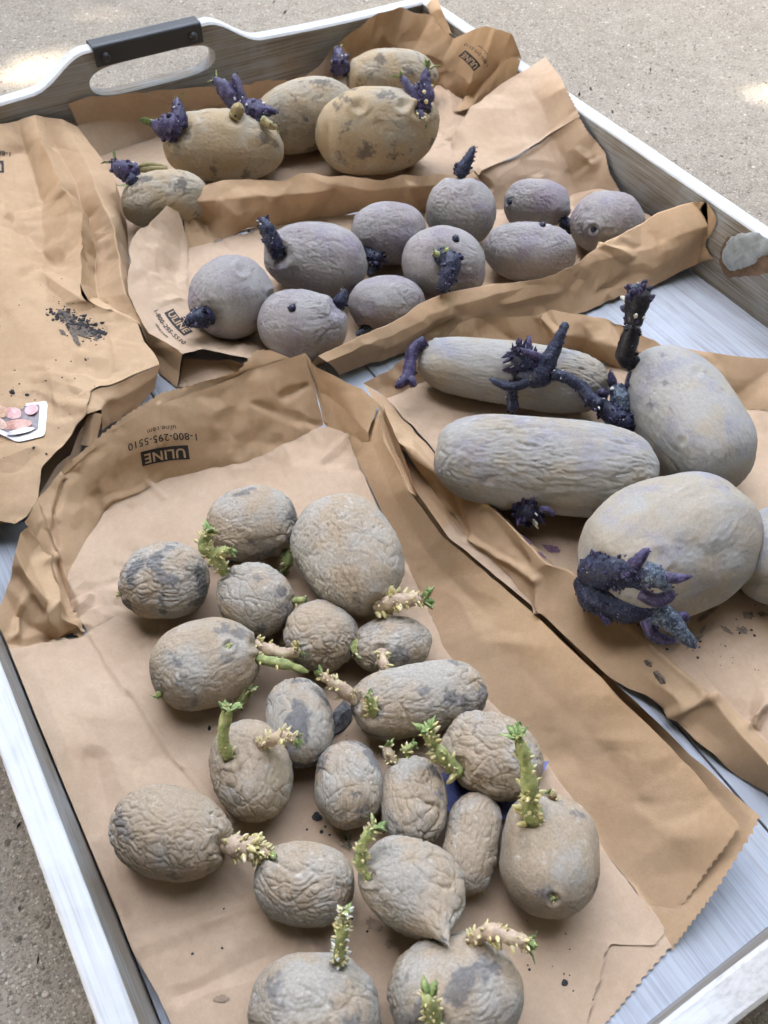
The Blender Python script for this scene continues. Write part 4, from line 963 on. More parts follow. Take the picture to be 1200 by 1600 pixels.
# front bag: green and cream
gs('E4', [(352, 896, .1), (336, 872, .5), (318, 852, .8), (326, 828, 1.0)], [8, 10, 9, 8], 60, 7)
gs('E4', [(334, 868, .5), (345, 862, .8), (362, 860, 1.0)], [7, 8, 6], 24, 5)
gs('E1', [(446, 858, .1), (449, 872, .5), (446, 890, .6)], [6, 9, 7], 18, 3)
gs('E2', [(590, 948, .1), (608, 940, .5), (636, 938, .7), (664, 935, .9)], [11, 14, 13, 8], 70, 8, stem=M_PINK)
gs('E4', [(458, 940, .0), (468, 938, .3), (478, 938, .4)], [5, 6, 4], 8, 2)
gs('E7', [(400, 1005, .0), (422, 1016, .3), (448, 1022, .4), (470, 1014, .7)], [8, 9, 9, 9], 26, 2, stem=M_PINK)
gs('E7', [(402, 1030, .0), (425, 1034, .2), (452, 1040, .2), (482, 1050, .1)], [7, 8, 8, 5], 10, 0, rough=.2)
gs('E7', [(252, 1084, .0), (248, 1086, .2), (243, 1090, .2)], [4, 6, 4], 8, 2)
gs('E7', [(362, 1104, .0), (378, 1092, .0), (388, 1074, .1)], [8, 8, 8], 26, 3)
gs('E11', [(356, 1182, .1), (349, 1160, .4), (350, 1135, .6), (357, 1106, .9)], [9, 9, 9, 9], 22, 8, rough=.15)
gs('E11', [(408, 1164, .0), (424, 1156, .6), (444, 1150, 1.0), (464, 1156, 1.2)], [9, 10, 10, 7], 54, 7, stem=M_PINK)
gs('E9', [(556, 1096, -.2), (536, 1078, .0), (516, 1064, .1), (500, 1053, .1)], [9, 10, 8, 6], 34, 3, stem=M_PINK)
gs('E6', [(556, 1000, .0), (552, 1012, .3), (555, 1022, .3)], [5, 7, 5], 10, 1)
gs('E6', [(596, 1018, .0), (598, 1034, .4), (606, 1052, .7)], [8, 9, 6], 30, 4, stem=M_PINK)
gs('E9', [(582, 1114, .0), (581, 1102, .4), (575, 1086, .6)], [9, 8, 5], 22, 4)
gs('E10', [(714, 1203, .1), (696, 1186, .5), (678, 1166, .8), (668, 1140, 1.1)], [13, 12, 10, 10], 48, 9, rough=.25)
gs('E13', [(618, 1192, .0), (608, 1184, .2), (604, 1164, .2)], [6, 8, 7], 22, 3, stem=M_PINK)
gs('E13', [(636, 1184, -.1), (634, 1172, .0), (646, 1164, .0)], [6, 7, 6], 20, 5)
gs('E15', [(833, 1280, .1), (829, 1250, .5), (826, 1216, .9), (818, 1180, 1.2), (808, 1150, 1.4)], [15, 11, 12, 10, 6], 56, 8, leaflen=2.0)
gs('E15', [(866, 1246, .0), (862, 1242, .2), (858, 1238, .2)], [5, 7, 4], 14, 2, stem=M_OLIVE)
gs('E15', [(865, 1404, .0), (865, 1402, .15)], [5, 5], 8, 0)
gs('E16', [(352, 1322, .2), (376, 1322, .6), (396, 1326, .7), (424, 1338, .8)], [13, 19, 15, 7], 90, 4, stem=M_PINK, nubr=.24)
gs('E18', [(578, 1372, -.1), (563, 1348, -.1), (568, 1318, .1), (588, 1290, .2)], [8, 10, 10, 9], 60, 4)
gs('E19', [(530, 1508, .1), (531, 1485, .5), (535, 1458, .8), (540, 1424, 1.0)], [9, 10, 10, 8], 60, 4, nubmat2=M_WNUB)
gs('E18', [(706, 1480, .0), (707, 1486, .2), (708, 1490, .2)], [7, 6, 4], 10, 0, stem=M_PINK)
gs('E20', [(738, 1470, .0), (764, 1456, .4), (796, 1464, .7), (828, 1474, .8)], [10, 13, 12, 8], 60, 5, stem=M_PINK)
gs('E14', [(736, 1432, -.4), (748, 1412, -.2), (760, 1394, -.2)], [8, 9, 8], 16, 1, stem=M_PINK)
gs('E20', [(676, 1596, .0), (674, 1578, .5), (667, 1558, 1.1)], [14, 13, 11], 22, 3, rough=.2)
gs('E3', [(188, 930, .0), (183, 925, .1)], [5, 4], 6, 0)
gs('E7', [(357, 1010, .0), (357, 1009, .1)], [5, 4], 5, 0)
# second bag: navy
ns('C1', [(328, 494, .0), (310, 498, .5), (288, 505, .8)], [15, 16, 7], 60, 10)
ns('C2', [(436, 400, .0), (428, 380, .5), (418, 360, .8), (408, 340, 1.0)], [13, 13, 13, 8], 60, 16)
ns('C5', [(572, 392, .0), (584, 402, .4), (596, 408, .6)], [10, 13, 11], 46, 8)
ns('C5', [(584, 408, .4), (582, 420, .6), (576, 432, .6)], [8, 7, 4], 14, 2, stem=M_FROST)
ns('C3', [(528, 478, .0), (532, 470, .2), (540, 452, .4)], [10, 11, 5], 34, 3)
ns('C3', [(457, 482, .0), (457, 479, .25)], [6, 5], 8, 0)
ns('C4', [(574, 512, .0), (570, 516, .3), (556, 524, .4)], [8, 8, 5], 14, 1, stem=M_FROST)
ns('C6', [(688, 398, .0), (704, 410, .6), (700, 432, .8), (690, 456, .8)], [13, 17, 13, 10], 80, 8)
gs('C6', [(690, 402, .3), (683, 397, .6), (677, 394, .7)], [4, 5, 3], 4, 2)
gs('C6', [(696, 400, .4), (698, 394, .7), (698, 387, .8)], [4, 5, 3], 4, 2)
ns('C6', [(712, 374, .0), (712, 371, .25)], [6, 5], 8, 0)
ns('C7', [(716, 276, .0), (724, 262, .3), (732, 248, .5), (741, 228, .6)], [10, 11, 8, 5], 40, 4)
ns('C9', [(876, 346, .2), (876, 334, .4), (870, 320, .5), (868, 304, .6)], [10, 10, 7, 5], 30, 4)
ns('C9', [(878, 346, .3), (892, 352, .5), (908, 358, .6)], [9, 10, 9], 46, 6)
ns('C10', [(927, 358, .0), (927, 356, .2)], [5, 4], 4, 0)
ns('C8', [(848, 352, .0), (848, 350, .2)], [5, 4], 4, 0)
ns('C9', [(797, 316, .0), (795, 314, .2)], [4, 4], 4, 0)
# right bag: long dark ones
ns('D1', [(664, 532, .0), (646, 546, .1), (640, 572, .2), (636, 590, .4), (618, 606, .6)], [8, 10, 10, 10, 7], 26, 4, stem=M_PURP, rough=.2)
ns('D1', [(638, 588, .4), (644, 597, .6), (648, 605, .6)], [7, 7, 5], 8, 0, stem=M_PURP, rough=.2)
ns('D1', [(812, 575, .2), (828, 584, .8), (842, 586, 1.1), (852, 570, 1.4), (866, 545, 1.7), (884, 506, 2.0)], [16, 20, 20, 16, 11, 5], 50, 10, rough=.3)
ns('D1', [(876, 524, 1.85), (880, 515, 1.95), (885, 503, 2.05)], [8, 7, 5], 0, 0, stem=M_FROST)
ns('D1', [(826, 568, .9), (812, 556, 1.2), (800, 546, 1.3)], [18, 17, 9], 60, 8, nublen=1.0)
ns('D1', [(846, 560, 1.3), (826, 552, 1.6), (806, 545, 1.7)], [7, 6, 4], 6, 0, stem=M_PURP, rough=.2)
ns('D1', [(832, 590, .9), (812, 602, .9), (790, 603, .9), (764, 591, .9)], [8, 8, 7, 4], 22, 5, rough=.25)
ns('D1', [(802, 604, .9), (800, 622, .6), (803, 644, .5)], [8, 9, 10], 26, 6, rough=.25)
ns('D1', [(862, 584, 1.1), (888, 592, 1.1), (908, 604, 1.1), (924, 624, 1.2), (940, 636, 1.3)], [9, 9, 9, 11, 13], 36, 10, rough=.25)
ns('D1', [(936, 630, 1.3), (956, 648, 1.5), (978, 660, 1.6), (1002, 655, 1.6)], [12, 15, 15, 9], 90, 14)
sprout('D1', [(962, 604, 1.7), (970, 625, 1.9), (980, 655, 1.9)], [11, 16, 13], M_FROST, 10, M_WNUB, .4, .2)
for (x, y, x2, y2) in ((984, 622, 1004, 598), (988, 632, 1012, 612), (988, 640, 1016, 628), (984, 618, 986, 580), (978, 612, 990, 590), (990, 648, 1018, 656), (960, 612, 953, 578), (946, 615, 934, 612)):
    ns('D1', [(x, y, 1.6), ((x + x2) / 2, (y + y2) / 2, 1.9), (x2, y2, 2.0)], [7, 7, 3], 3, 0, stem=M_PURP, rough=.2)
ns('D3', [(990, 570, .0), (978, 555, .3), (984, 530, .8), (990, 505, 1.1)], [14, 16, 14, 13], 24, 0, stem=M_BLACK, nubmat=M_BLACK, rough=.25)
ns('D3', [(988, 508, 1.1), (993, 488, 1.3), (997, 466, 1.5), (996, 446, 1.6)], [13, 17, 20, 12], 44, 4, stem=M_BLACK, nubmat=M_NNUB, nublen=.6, nubr=.3)
sprout('D3', [(992, 460, 1.75), (994, 450, 1.85), (993, 444, 1.85)], [9, 10, 6], M_FROST, 6, M_NNUB, .5, .3)
ns('D2', [(812, 802, .0), (826, 798, .5), (842, 796, .8)], [14, 19, 15], 90, 14, nublen=.8)
ns('D2', [(846, 796, .8), (856, 796, 1.0), (866, 806, 1.0)], [6, 5, 4], 4, 0, stem=M_PURP, rough=.2)
ns('D4', [(918, 898, .1), (938, 892, .8), (970, 890, 1.4), (1008, 898, 1.8), (1040, 908, 2.0)], [22, 30, 34, 30, 14], 420, 40, nublen=.26, nubr=.085, rough=.18, seg=20)
ns('D4', [(916, 905, .1), (930, 930, .7), (968, 948, 1.2), (1010, 950, 1.6), (1036, 962, 1.8)], [22, 27, 24, 22, 20], 380, 36, nublen=.2, nubr=.075, rough=.16, seg=20)
sprout('D4', [(1022, 956, 1.7), (1036, 962, 1.85), (1052, 974, 2.0), (1068, 992, 2.1), (1088, 1012, 2.1)], [18, 18, 15, 11, 7], M_FROST, 30, M_NNUB, .3, .12, rough=.12, seg=20)
sprout('D4', [(1006, 896, 1.9), (1020, 900, 2.05), (1034, 908, 2.15), (1046, 921, 2.2)], [20, 18, 14, 7], M_FROST, 30, M_NNUB, .3, .12, rough=.12, seg=20)
for pts, rr in (([(990, 884, 1.8), (1000, 872, 2.0), (1014, 856, 2.1)], [12, 9, 5]), ([(1038, 902, 2.1), (1058, 904, 2.2), (1082, 900, 2.3)], [9, 8, 3]),
                ([(1000, 926, 1.7), (1024, 938, 2.0), (1044, 932, 2.2), (1052, 922, 2.3)], [10, 11, 10, 5]), ([(1008, 968, 1.7), (1024, 994, 1.9), (1060, 1004, 2.0)], [9, 11, 4]),
                ([(1050, 968, 2.1), (1068, 962, 2.3), (1076, 972, 2.3)], [8, 7, 4]), ([(940, 955, .9), (946, 968, 1.0), (952, 976, 1.0)], [8, 7, 5])):
    ns('D4', pts, rr, 6, 0, stem=M_PURP, rough=.2)
# back bag: purple heads on olive stems
def ps_(key, pts, radii, nubs=26, **k):
    return sprout(key, pts, radii, k.pop('stem', M_PURP), nubs, k.pop('nubmat', M_NNUB), k.pop('nublen', .34), k.pop('nubr', .24), k.pop('leaves', 2), M_LEAF, k.pop('leaflen', 1.8), k.pop('white', 12), **k)
ps_('B1', [(262, 264, .0), (240, 264, .2), (215, 266, .3)], [5, 5, 5], 2, stem=M_OLIVE, white=2, leaves=0)
ps_('B1', [(255, 260, .1), (236, 257, .3), (215, 260, .4)], [4, 4, 4], 2, stem=M_OLIVE, white=1, leaves=0)
ps_('B1', [(218, 266, .3), (202, 268, .4), (186, 262, .5), (176, 250, .5)], [11, 17, 13, 5], 50)
ps_('B1', [(212, 276, .3), (206, 284, .3), (202, 290, .3)], [9, 9, 6], 14, stem=M_NAVY)
ps_('B2', [(280, 208, .0), (268, 200, .3), (254, 200, .4), (234, 190, .5)], [14, 22, 17, 4], 50)
ps_('B2', [(282, 200, .2), (281, 186, .3), (278, 168, .3), (277, 152, .3)], [12, 13, 10, 3], 26)
ps_('B2', [(366, 184, .0), (372, 172, .3), (380, 166, .4)], [9, 10, 9], 6, stem=M_OLIVE, white=3, leaves=0)
ps_('B2', [(372, 172, .3), (362, 155, .4), (350, 138, .5), (334, 122, .5)], [8, 13, 13, 5], 26)
ps_('B2', [(382, 166, .4), (374, 145, .5), (366, 116, .6)], [8, 8, 7], 8, white=6, leaves=0)
ps_('B2', [(384, 168, .4), (398, 174, .6), (412, 188, .7)], [12, 18, 13], 60)
ps_('B2', [(404, 170, .6), (418, 172, .7), (436, 176, .8)], [6, 7, 3], 4, leaves=0)
ps_('B2', [(410, 188, .7), (424, 196, .8), (434, 200, .8)], [7, 6, 3], 8, stem=M_OLIVE)
ps_('B5', [(536, 116, .0), (532, 104, .2), (530, 92, .3), (526, 72, .3)], [12, 15, 13, 4], 40)
ps_('B4', [(655, 172, .0), (648, 156, .3), (640, 140, .5), (626, 116, .6)], [9, 11, 9, 4], 20)
ps_('B4', [(660, 170, .0), (656, 150, .4), (650, 132, .5)], [8, 9, 7], 14)
ps_('B4', [(664, 172, .0), (668, 150, .3), (664, 126, .5), (670, 104, .6)], [9, 11, 9, 5], 26, nubmat=M_GNUB, leaves=7)
ps_('B4', [(654, 176, .1), (656, 182, .3), (658, 188, .3)], [8, 9, 7], 26, nubmat=M_GNUB)
# ------------------------------------------------------------------ print on the bags
def text_mesh(s, bold=0.0, spacing=1.0):
    cu = bpy.data.curves.new('t', 'FONT'); cu.body = s; cu.align_x = 'CENTER'; cu.align_y = 'CENTER'; cu.offset = bold; cu.space_character = spacing; cu.resolution_u = 3
    ob = bpy.data.objects.new('t', cu); COL.objects.link(ob)
    bpy.context.view_layer.update()
    me = bpy.data.meshes.new_from_object(ob.evaluated_get(bpy.context.evaluated_depsgraph_get()))
    V = np.array([v.co[:2] for v in me.vertices]); Fq = [tuple(p.vertices) for p in me.polygons]
    bpy.data.objects.remove(ob); bpy.data.curves.remove(cu); bpy.data.meshes.remove(me)
    return V, Fq
def decal(name, V, Fq, bvh, mat, parent, lift):
    out = []
    for (x, y) in V:
        h = hit(bvh, x, y, lift)
        out.append(h if h is not None else None)
    ok = [all(out[i] is not None for i in f) for f in Fq]
    Fq = [f for f, k in zip(Fq, ok) if k]
    out = [o if o is not None else np.zeros(3) for o in out]
    used = sorted({i for f in Fq for i in f}); mp = {i: k for k, i in enumerate(used)}
    if not Fq: return None
    return child(name, [out[i] for i in used], [tuple(mp[i] for i in f) for f in Fq], mat, parent, False)
def grid2(u0, u1, v0, v1, nu, nv):
    V = [(u0 + (u1 - u0) * i / nu, v0 + (v1 - v0) * j / nv) for j in range(nv + 1) for i in range(nu + 1)]
    return np.array(V), [(j * (nu + 1) + i, j * (nu + 1) + i + 1, (j + 1) * (nu + 1) + i + 1, (j + 1) * (nu + 1) + i) for j in range(nv) for i in range(nu)]
T_BRAND = text_mesh('ULINE', 0.022, 1.05); T_NUM = text_mesh('1-800-295-5510', 0.006, 1.05); T_WEB = text_mesh('uline.com', 0.004, 1.05)
def logo(o, ex, ey, bvh, bag):
    """box 1 wide, words below; o pixel centre of the box, ex its reading direction, ey its up direction (pixels)"""
    o = np.array(o, float); ex = np.array(ex, float); ey = np.array(ey, float)
    def mp(V): return o + V[:, :1] * ex + V[:, 1:] * ey
    bow = lambda u: 0.12 * (1 - (2 * u) ** 2)
    V, Fq = grid2(-.5, .5, -.5, .5, 16, 5); V = V.copy(); V[:, 1] -= bow(V[:, 0]); 
    decal('printed_logo_box', mp(V), Fq, bvh, M_INK, bag, 0.00032)
    V, Fq = T_BRAND; V = V.copy(); V = V / np.array([V[:, 0].max() - V[:, 0].min(), V[:, 1].max() - V[:, 1].min()]) * np.array([.86, .68]); V[:, 1] -= bow(V[:, 0]) + V[:, 1].mean() * 0
    decal('printed_lettering', mp(V), Fq, bvh, M_KRAFTPRINT, bag, 0.00055)
    V, Fq = T_NUM; V = V / (V[:, 0].max() - V[:, 0].min()) * np.array([1.45, 1.45]); V[:, 1] *= np.linalg.norm(ex) / np.linalg.norm(ey) * 0.95; V[:, 1] -= 0.98 + 0.32 * (1 - (V[:, 0] / .72) ** 2)
    decal('printed_lettering', mp(V), Fq, bvh, M_INK, bag, 0.0004)
    V, Fq = T_WEB; V = V / (V[:, 0].max() - V[:, 0].min()) * np.array([.6, .6]); V[:, 1] *= np.linalg.norm(ex) / np.linalg.norm(ey); V[:, 1] -= 1.85 + 0.1 * (1 - (V[:, 0] / .3) ** 2)
    decal('printed_lettering', mp(V), Fq, bvh, M_INK, bag, 0.0004)
def pan(bag, part):
    for c in bag.children:
        if c.name.split('.')[0] == part: return PANELS[c.name]
logo((258, 712), (-74, 11), (3, 22), pan(bE, 'end_panel'), bE)
logo((734, 95), (-24, -24), (-11, 9), pan(bB, 'corner_panel'), bB)
logo((279, 504), (31, 36), (14, -7), pan(bC, 'end_panel'), bC)
logo((-21, 263), (-54, 4), (1, 19), pan(bA, 'top_panel'), bA)

# ------------------------------------------------------------------ photo sticker on the left bag
bvA = pan(bA, 'top_panel')
def poly_decal(pts, n=6):
    P = np.array(pts, float); c = P.mean(0); ring = np.array(pts, float); m = len(ring); V = [c]
    for k in range(1, n + 1): V += list(c + (ring - c) * k / n)
    Fq = [(0, 1 + i, 1 + (i + 1) % m) for i in range(m)]
    for k in range(n - 1):
        b = 1 + k * m; Fq += [(b + i, b + m + i, b + m + (i + 1) % m, b + (i + 1) % m) for i in range(m)]
    return np.array(V), Fq
def rounded(pts, r, n=4):
    P = np.array(pts, float); out = []
    for i in range(len(P)):
        a, b, c = P[i - 1], P[i], P[(i + 1) % len(P)]
        p0 = b + (a - b) / np.linalg.norm(a - b) * r; p1 = b + (c - b) / np.linalg.norm(c - b) * r
        for t in np.linspace(0, 1, n): out.append((1 - t) ** 2 * p0 + 2 * t * (1 - t) * b + t * t * p1)
    return out
def ell(cx, cy, a, b, ang, n=16):
    t = np.linspace(0, 2 * math.pi, n, endpoint=False); ca, sa = math.cos(math.radians(ang)), math.sin(math.radians(ang))
    return [(cx + a * math.cos(k) * ca - b * math.sin(k) * sa, cy + a * math.cos(k) * sa + b * math.sin(k) * ca) for k in t]
def pic(c, v=.25): return mat_plain('sticker_print', c, 0.35, 0.5, v, 500)
st = empty('photo_sticker', hit(bvA, 30, 660, 0.0)); tag(st, 'white glossy sticker with a photo of pink potatoes on the left bag', 'sticker')
V, Fq = poly_decal(rounded([(-40, 641), (75, 628), (71, 682), (29, 693), (-40, 660)], 7), 18); decal('backing', V, Fq, bvA, mat_plain('sticker_white', (0.66, 0.66, 0.68), 0.3, 0.5), st, 0.0009)
V, Fq = poly_decal(rounded([(-38, 645), (63, 634), (60, 672), (30, 684), (-38, 656)], 4), 18); pp_ = decal('picture', V, Fq, bvA, pic((0.16, 0.12, 0.12)), st, 0.0013)
for k, (cx, cy, a, b, an, c) in enumerate(((22, 648, 13, 9, 10, (0.52, 0.28, 0.26)), (50, 643, 11, 8, -15, (0.6, 0.3, 0.3)), (2, 646, 12, 10, 0, (0.5, 0.3, 0.2)), (28, 666, 24, 8, -6, (0.5, 0.26, 0.2)), (0, 664, 14, 8, 20, (0.6, 0.4, 0.32)), (34, 677, 22, 4, -12, (0.62, 0.56, 0.6)))):
    V, Fq = poly_decal(ell(cx, cy, a, b, an), 8); decal('printed_potato', V, Fq, bvA, pic(c), pp_, 0.0016 + 0.0001 * k)

# ------------------------------------------------------------------ stains of sap and soil on the right bag
fl = pan(bD, 'floor_panel')
M_STAIN = mat_plain('purple_sap_stain', (0.16, 0.09, 0.13), 0.7, 0.2, 0.4, 300)
M_SOILST = mat_plain('grey_soil_smear', (0.20, 0.155, 0.12), 0.9, 0.1, 0.4, 300)
def smear(cx, cy, a, b, an, bvh, bag, mat, name, seed):
    n = 26; t = np.linspace(0, 2 * math.pi, n, endpoint=False); pts = np.array(ell(cx, cy, a, b, an, n)); c = np.array([cx, cy])
    k = 1 + 0.75 * perlin(np.stack([np.cos(t) * 2.3 + seed, np.sin(t) * 2.3, t * 0 + seed * 1.7], 1)) + 0.5 * perlin(np.stack([np.cos(t) * 6 + seed, np.sin(t) * 6, t * 0], 1))
    V, Fq = poly_decal(c + (pts - c) * k[:, None], 3); decal(name, V, Fq, bvh, mat, bag, 0.0005)
smear(862, 858, 13, 6, 15, fl, bD, M_STAIN, 'sap_stain', 1.0)
for k, (cx, cy, a, b, an) in enumerate(((1105, 960, 20, 4, -35), (1135, 985, 12, 3, 30), (1168, 962, 9, 6, 0), (1160, 985, 10, 5, 20), (1098, 985, 8, 3, -60), (1190, 960, 9, 4, 10), (1085, 1003, 16, 3, -40))):
    smear(cx, cy, a, b, an, fl, bD, M_SOILST, 'soil_smear', 3.0 + k)
sp = pan(bD, 'side_panel')
for k, (cx, cy, a, b, an) in enumerate(((823, 842, 3, 12, -40), (846, 868, 2, 8, -50))):
    smear(cx, cy, a, b, an, sp, bD, M_STAIN, 'sap_stain', 13.0 + k)
fe = pan(bE, 'floor_panel')
for k, (cx, cy, a, b, an) in enumerate(((585, 1445, 14, 9, 30), (610, 1475, 9, 7, 0), (345, 1560, 12, 6, -10))):
    smear(cx, cy, a, b, an, fe, bE, mat_plain('faint_soil_mark', (0.29, 0.21, 0.15), 0.9, 0.1, 0.2, 300), 'soil_smear', 23.0 + k)

# ------------------------------------------------------------------ soil, crumbs, litter
M_SOIL = mat_plain('dark_soil', (0.045, 0.043, 0.044), 0.95, 0.1, 0.5, 600, 0.001)
def lump(g, p, r, squash=0.42, n=None):
    bm = bmesh.new(); bmesh.ops.create_icosphere(bm, subdivisions=1, radius=1.0)
    V = np.array([v.co[:] for v in bm.verts]); Fq = [[v.index for v in f.verts] for f in bm.faces]; bm.free()
    V = V * (1 + nr.uniform(-.35, .35, size=(len(V), 1))) * np.array([1, nr.uniform(.6, 1.2), squash]) * r
    a = rs.random() * 6.28; c_, s_ = math.cos(a), math.sin(a); V = V @ np.array([[c_, -s_, 0], [s_, c_, 0], [0, 0, 1]])
    g.add(V + p + np.array([0, 0, r * squash * .6]), Fq)
M_DUST = mat_plain('rubbed_in_soil', (0.13, 0.105, 0.085), 0.95, 0.1, 0.5, 500)
for k, (cx, cy, a, b, an) in enumerate(((104, 496, 16, 7, 35), (128, 518, 20, 8, 20), (118, 530, 14, 4, 60), (150, 528, 7, 3, 70), (98, 520, 6, 3, 40))):
    smear(cx, cy, a, b, an, bvA, bA, M_DUST, 'soil_smear', 43.0 + k)
g = Geo()
for _ in range(900):
    t = rs.random(); cx, cy = (92 + 62 * t, 490 + 34 * t); s_ = 15 - 5 * t
    x, y = rs.gauss(cx, s_ * .8), rs.gauss(cy, s_ * .75); h = hit(bvA, x, y, 0.0)
    if h is not None: lump(g, h - np.array([0, 0, .0003]), rs.choice([.0002, .0003, .0003, .0004, .0005, .0006, .0008, .0011, .0016]) * (1 if abs(y - cy) < 9 else .5))
o = g.obj('loose_soil', M_SOIL, None, False); tag(o, 'small pile of dark loose soil on the left bag', 'soil', kind='stuff')
g = Geo()
def crumb(bvh, x, y, r):
    h = hit(bvh, x, y, 0.0)
    if h is not None: lump(g, h, r)
for (x, y, r) in ((20, 614, .0022), (43, 617, .0012), (53, 700, .001), (73, 710, .0009), (97, 590, .0008), (72, 595, .0008), (134, 562, .0013), (10, 640, .0006), (30, 600, .0006), (55, 625, .0006)): crumb(bvA, x, y, r)
for (x, y, r) in ((494, 1276, .0022), (497, 1278, .0018), (502, 1300, .0008), (515, 1305, .0007), (480, 1296, .0007), (508, 1292, .0006), (882, 1535, .0014), (327, 1138, .0012), (350, 1420, .0005)): crumb(fe, x, y, r)
for _ in range(60): crumb(fe, rs.uniform(300, 900), rs.uniform(1000, 1560), rs.choice([.0003, .0004, .0006]))
for _ in range(40): crumb(fl, rs.uniform(980, 1195), rs.uniform(940, 1060), rs.choice([.0003, .0005, .0007, .0009]))
for _ in range(40): crumb(bvA, rs.uniform(0, 150), rs.uniform(420, 720), rs.choice([.0003, .0004, .0006]))
o = g.obj('soil_crumbs', M_SOIL, None, False); tag(o, 'scattered dark crumbs of soil on the paper bags', 'soil', kind='stuff')
# larger flakes of dried soil
def flake(pts, bvh, label, mat, th=0.0012):
    c = hit(bvh, *np.mean(pts, axis=0), 0.0); P = []
    for p in pts:
        h = hit(bvh, p[0], p[1], 0.0); P.append(h if h is not None else at(p[0], p[1], c[2]))
    n = len(P); V = [p + np.array([0, 0, th * (0.3 + 0.5 * rs.random())]) for p in P] + [c + np.array([0, 0, th * 2.2])] + [p * 1.0 for p in P]
    # tilt the middle ring to make the flake uneven
    mid = [(V[n] + p) / 2 + np.array([0, 0, th * rs.uniform(-.3, .9)]) for p in V[:n]]
    V += mid; b = n + 1; m_ = 2 * n + 1
    Fq = [(n, m_ + i, m_ + (i + 1) % n) for i in range(n)] + [(m_ + i, i, (i + 1) % n, m_ + (i + 1) % n) for i in range(n)] + [(i, b + i, b + (i + 1) % n, (i + 1) % n) for i in range(n)] + [tuple(b + i for i in reversed(range(n)))]
    o = mesh_obj('soil_flake', V, Fq, mat, None, False, c); tag(o, label, 'soil flake', 'flakes of dried soil'); return o
M_FLK = mat_plain('dried_soil_flake', (0.13, 0.125, 0.125), 0.95, 0.1, 0.5, 300, 0.002)
flake([(522, 1112), (538, 1096), (552, 1108), (548, 1128), (536, 1142), (518, 1152), (516, 1132)], fe, 'dark grey flake of dried soil between the potatoes in the front bag', M_FLK, 0.0025)
M_FLK2 = mat_plain('pale_soil_flake', (0.19, 0.15, 0.115), 0.95, 0.1, 0.3, 400, 0.001)
flake([(1006, 1032), (1012, 1030), (1019, 1036), (1018, 1043), (1010, 1040)], sp, 'small pale soil flake on the side of the right bag, the upper of two', M_FLK2, .001)
flake([(1020, 1050), (1027, 1048), (1038, 1060), (1040, 1068), (1032, 1069), (1024, 1059)], sp, 'small pale soil flake on the side of the right bag, the lower of two', M_FLK2, .001)
# blue label under the potatoes
tg = Geo(); P = [at(x, y, z * .01) for (x, y, z) in ((676, 1212, .5), (760, 1190, .5), (858, 1190, .5), (812, 1272, .5), (760, 1290, .5), (694, 1268, .5))]
n = len(P); V = P + [p + np.array([0, 0, .0006]) for p in P]
tg.add(V, [tuple(reversed(range(n))), tuple(n + i for i in range(n))] + [(i, (i + 1) % n, n + (i + 1) % n, n + i) for i in range(n)])
o = tg.obj('plant_label', mat_plain('blue_label', (0.10, 0.12, 0.32), 0.5, 0.4, 0.3, 300), None, False); tag(o, 'blue plastic label almost hidden under the potatoes of the front bag', 'label')
# green sprig
g = Geo(); c0 = hit(fe, 543, 1316, 0.001)
for k in range(26):
    a = rs.random() * 6.28; d = np.array([math.cos(a), math.sin(a), .5 + rs.random() * .6]); p = c0 + np.array([math.cos(a), math.sin(a), 0]) * rs.uniform(0, .0028) + np.array([0, 0, rs.random() * .002])
    g.cone(p, d, .00022, rs.uniform(.0012, .0026), 5)
o = g.obj('herb_sprig', mat_plain('dark_green_sprig', (0.05, 0.09, 0.06), 0.8, 0.2, 0.3, 300), None); tag(o, 'tiny dark green sprig between the round tan and the shrivelled potato', 'sprig')
# dark bits of leaf on the concrete
M_LIT = mat_plain('dry_leaf_bit', (0.04, 0.033, 0.03), 0.9, 0.1, 0.3, 200)
g = Geo()
for (x, y, L, an) in ((445, 20, .011, 10), (428, 4, .006, -5), (905, 148, .010, 20), (923, 140, .008, 40), (1016, 110, .008, 15), (1050, 111, .005, 30), (957, 176, .007, 35), (1137, 23, .005, 10), (972, 44, .004, 10), (203, 62, .004, 0), (1085, 75, .004, 0), (950, 15, .004, 40), (30, 1290, .004, 0), (60, 1500, .004, 30)):
    p = at(x, y, GZ); a = math.radians(an) + .5
    d = np.array([math.cos(a), math.sin(a), 0.0]); b = np.array([-d[1], d[0], 0]); w_ = L * .25; z = np.array([0, 0, .0012])
    V = [p - d * L / 2, p - b * w_ / 2 + z * .4, p + d * L / 2 + z, p + b * w_ / 2 + z * .4, p + z * 1.6]
    g.add(V, [(0, 1, 4), (1, 2, 4), (2, 3, 4), (3, 0, 4), (3, 2, 1, 0)])
o = g.obj('leaf_litter', M_LIT, None, False); tag(o, 'dark scattered bits of dry leaf on the concrete', 'leaf litter', kind='stuff')
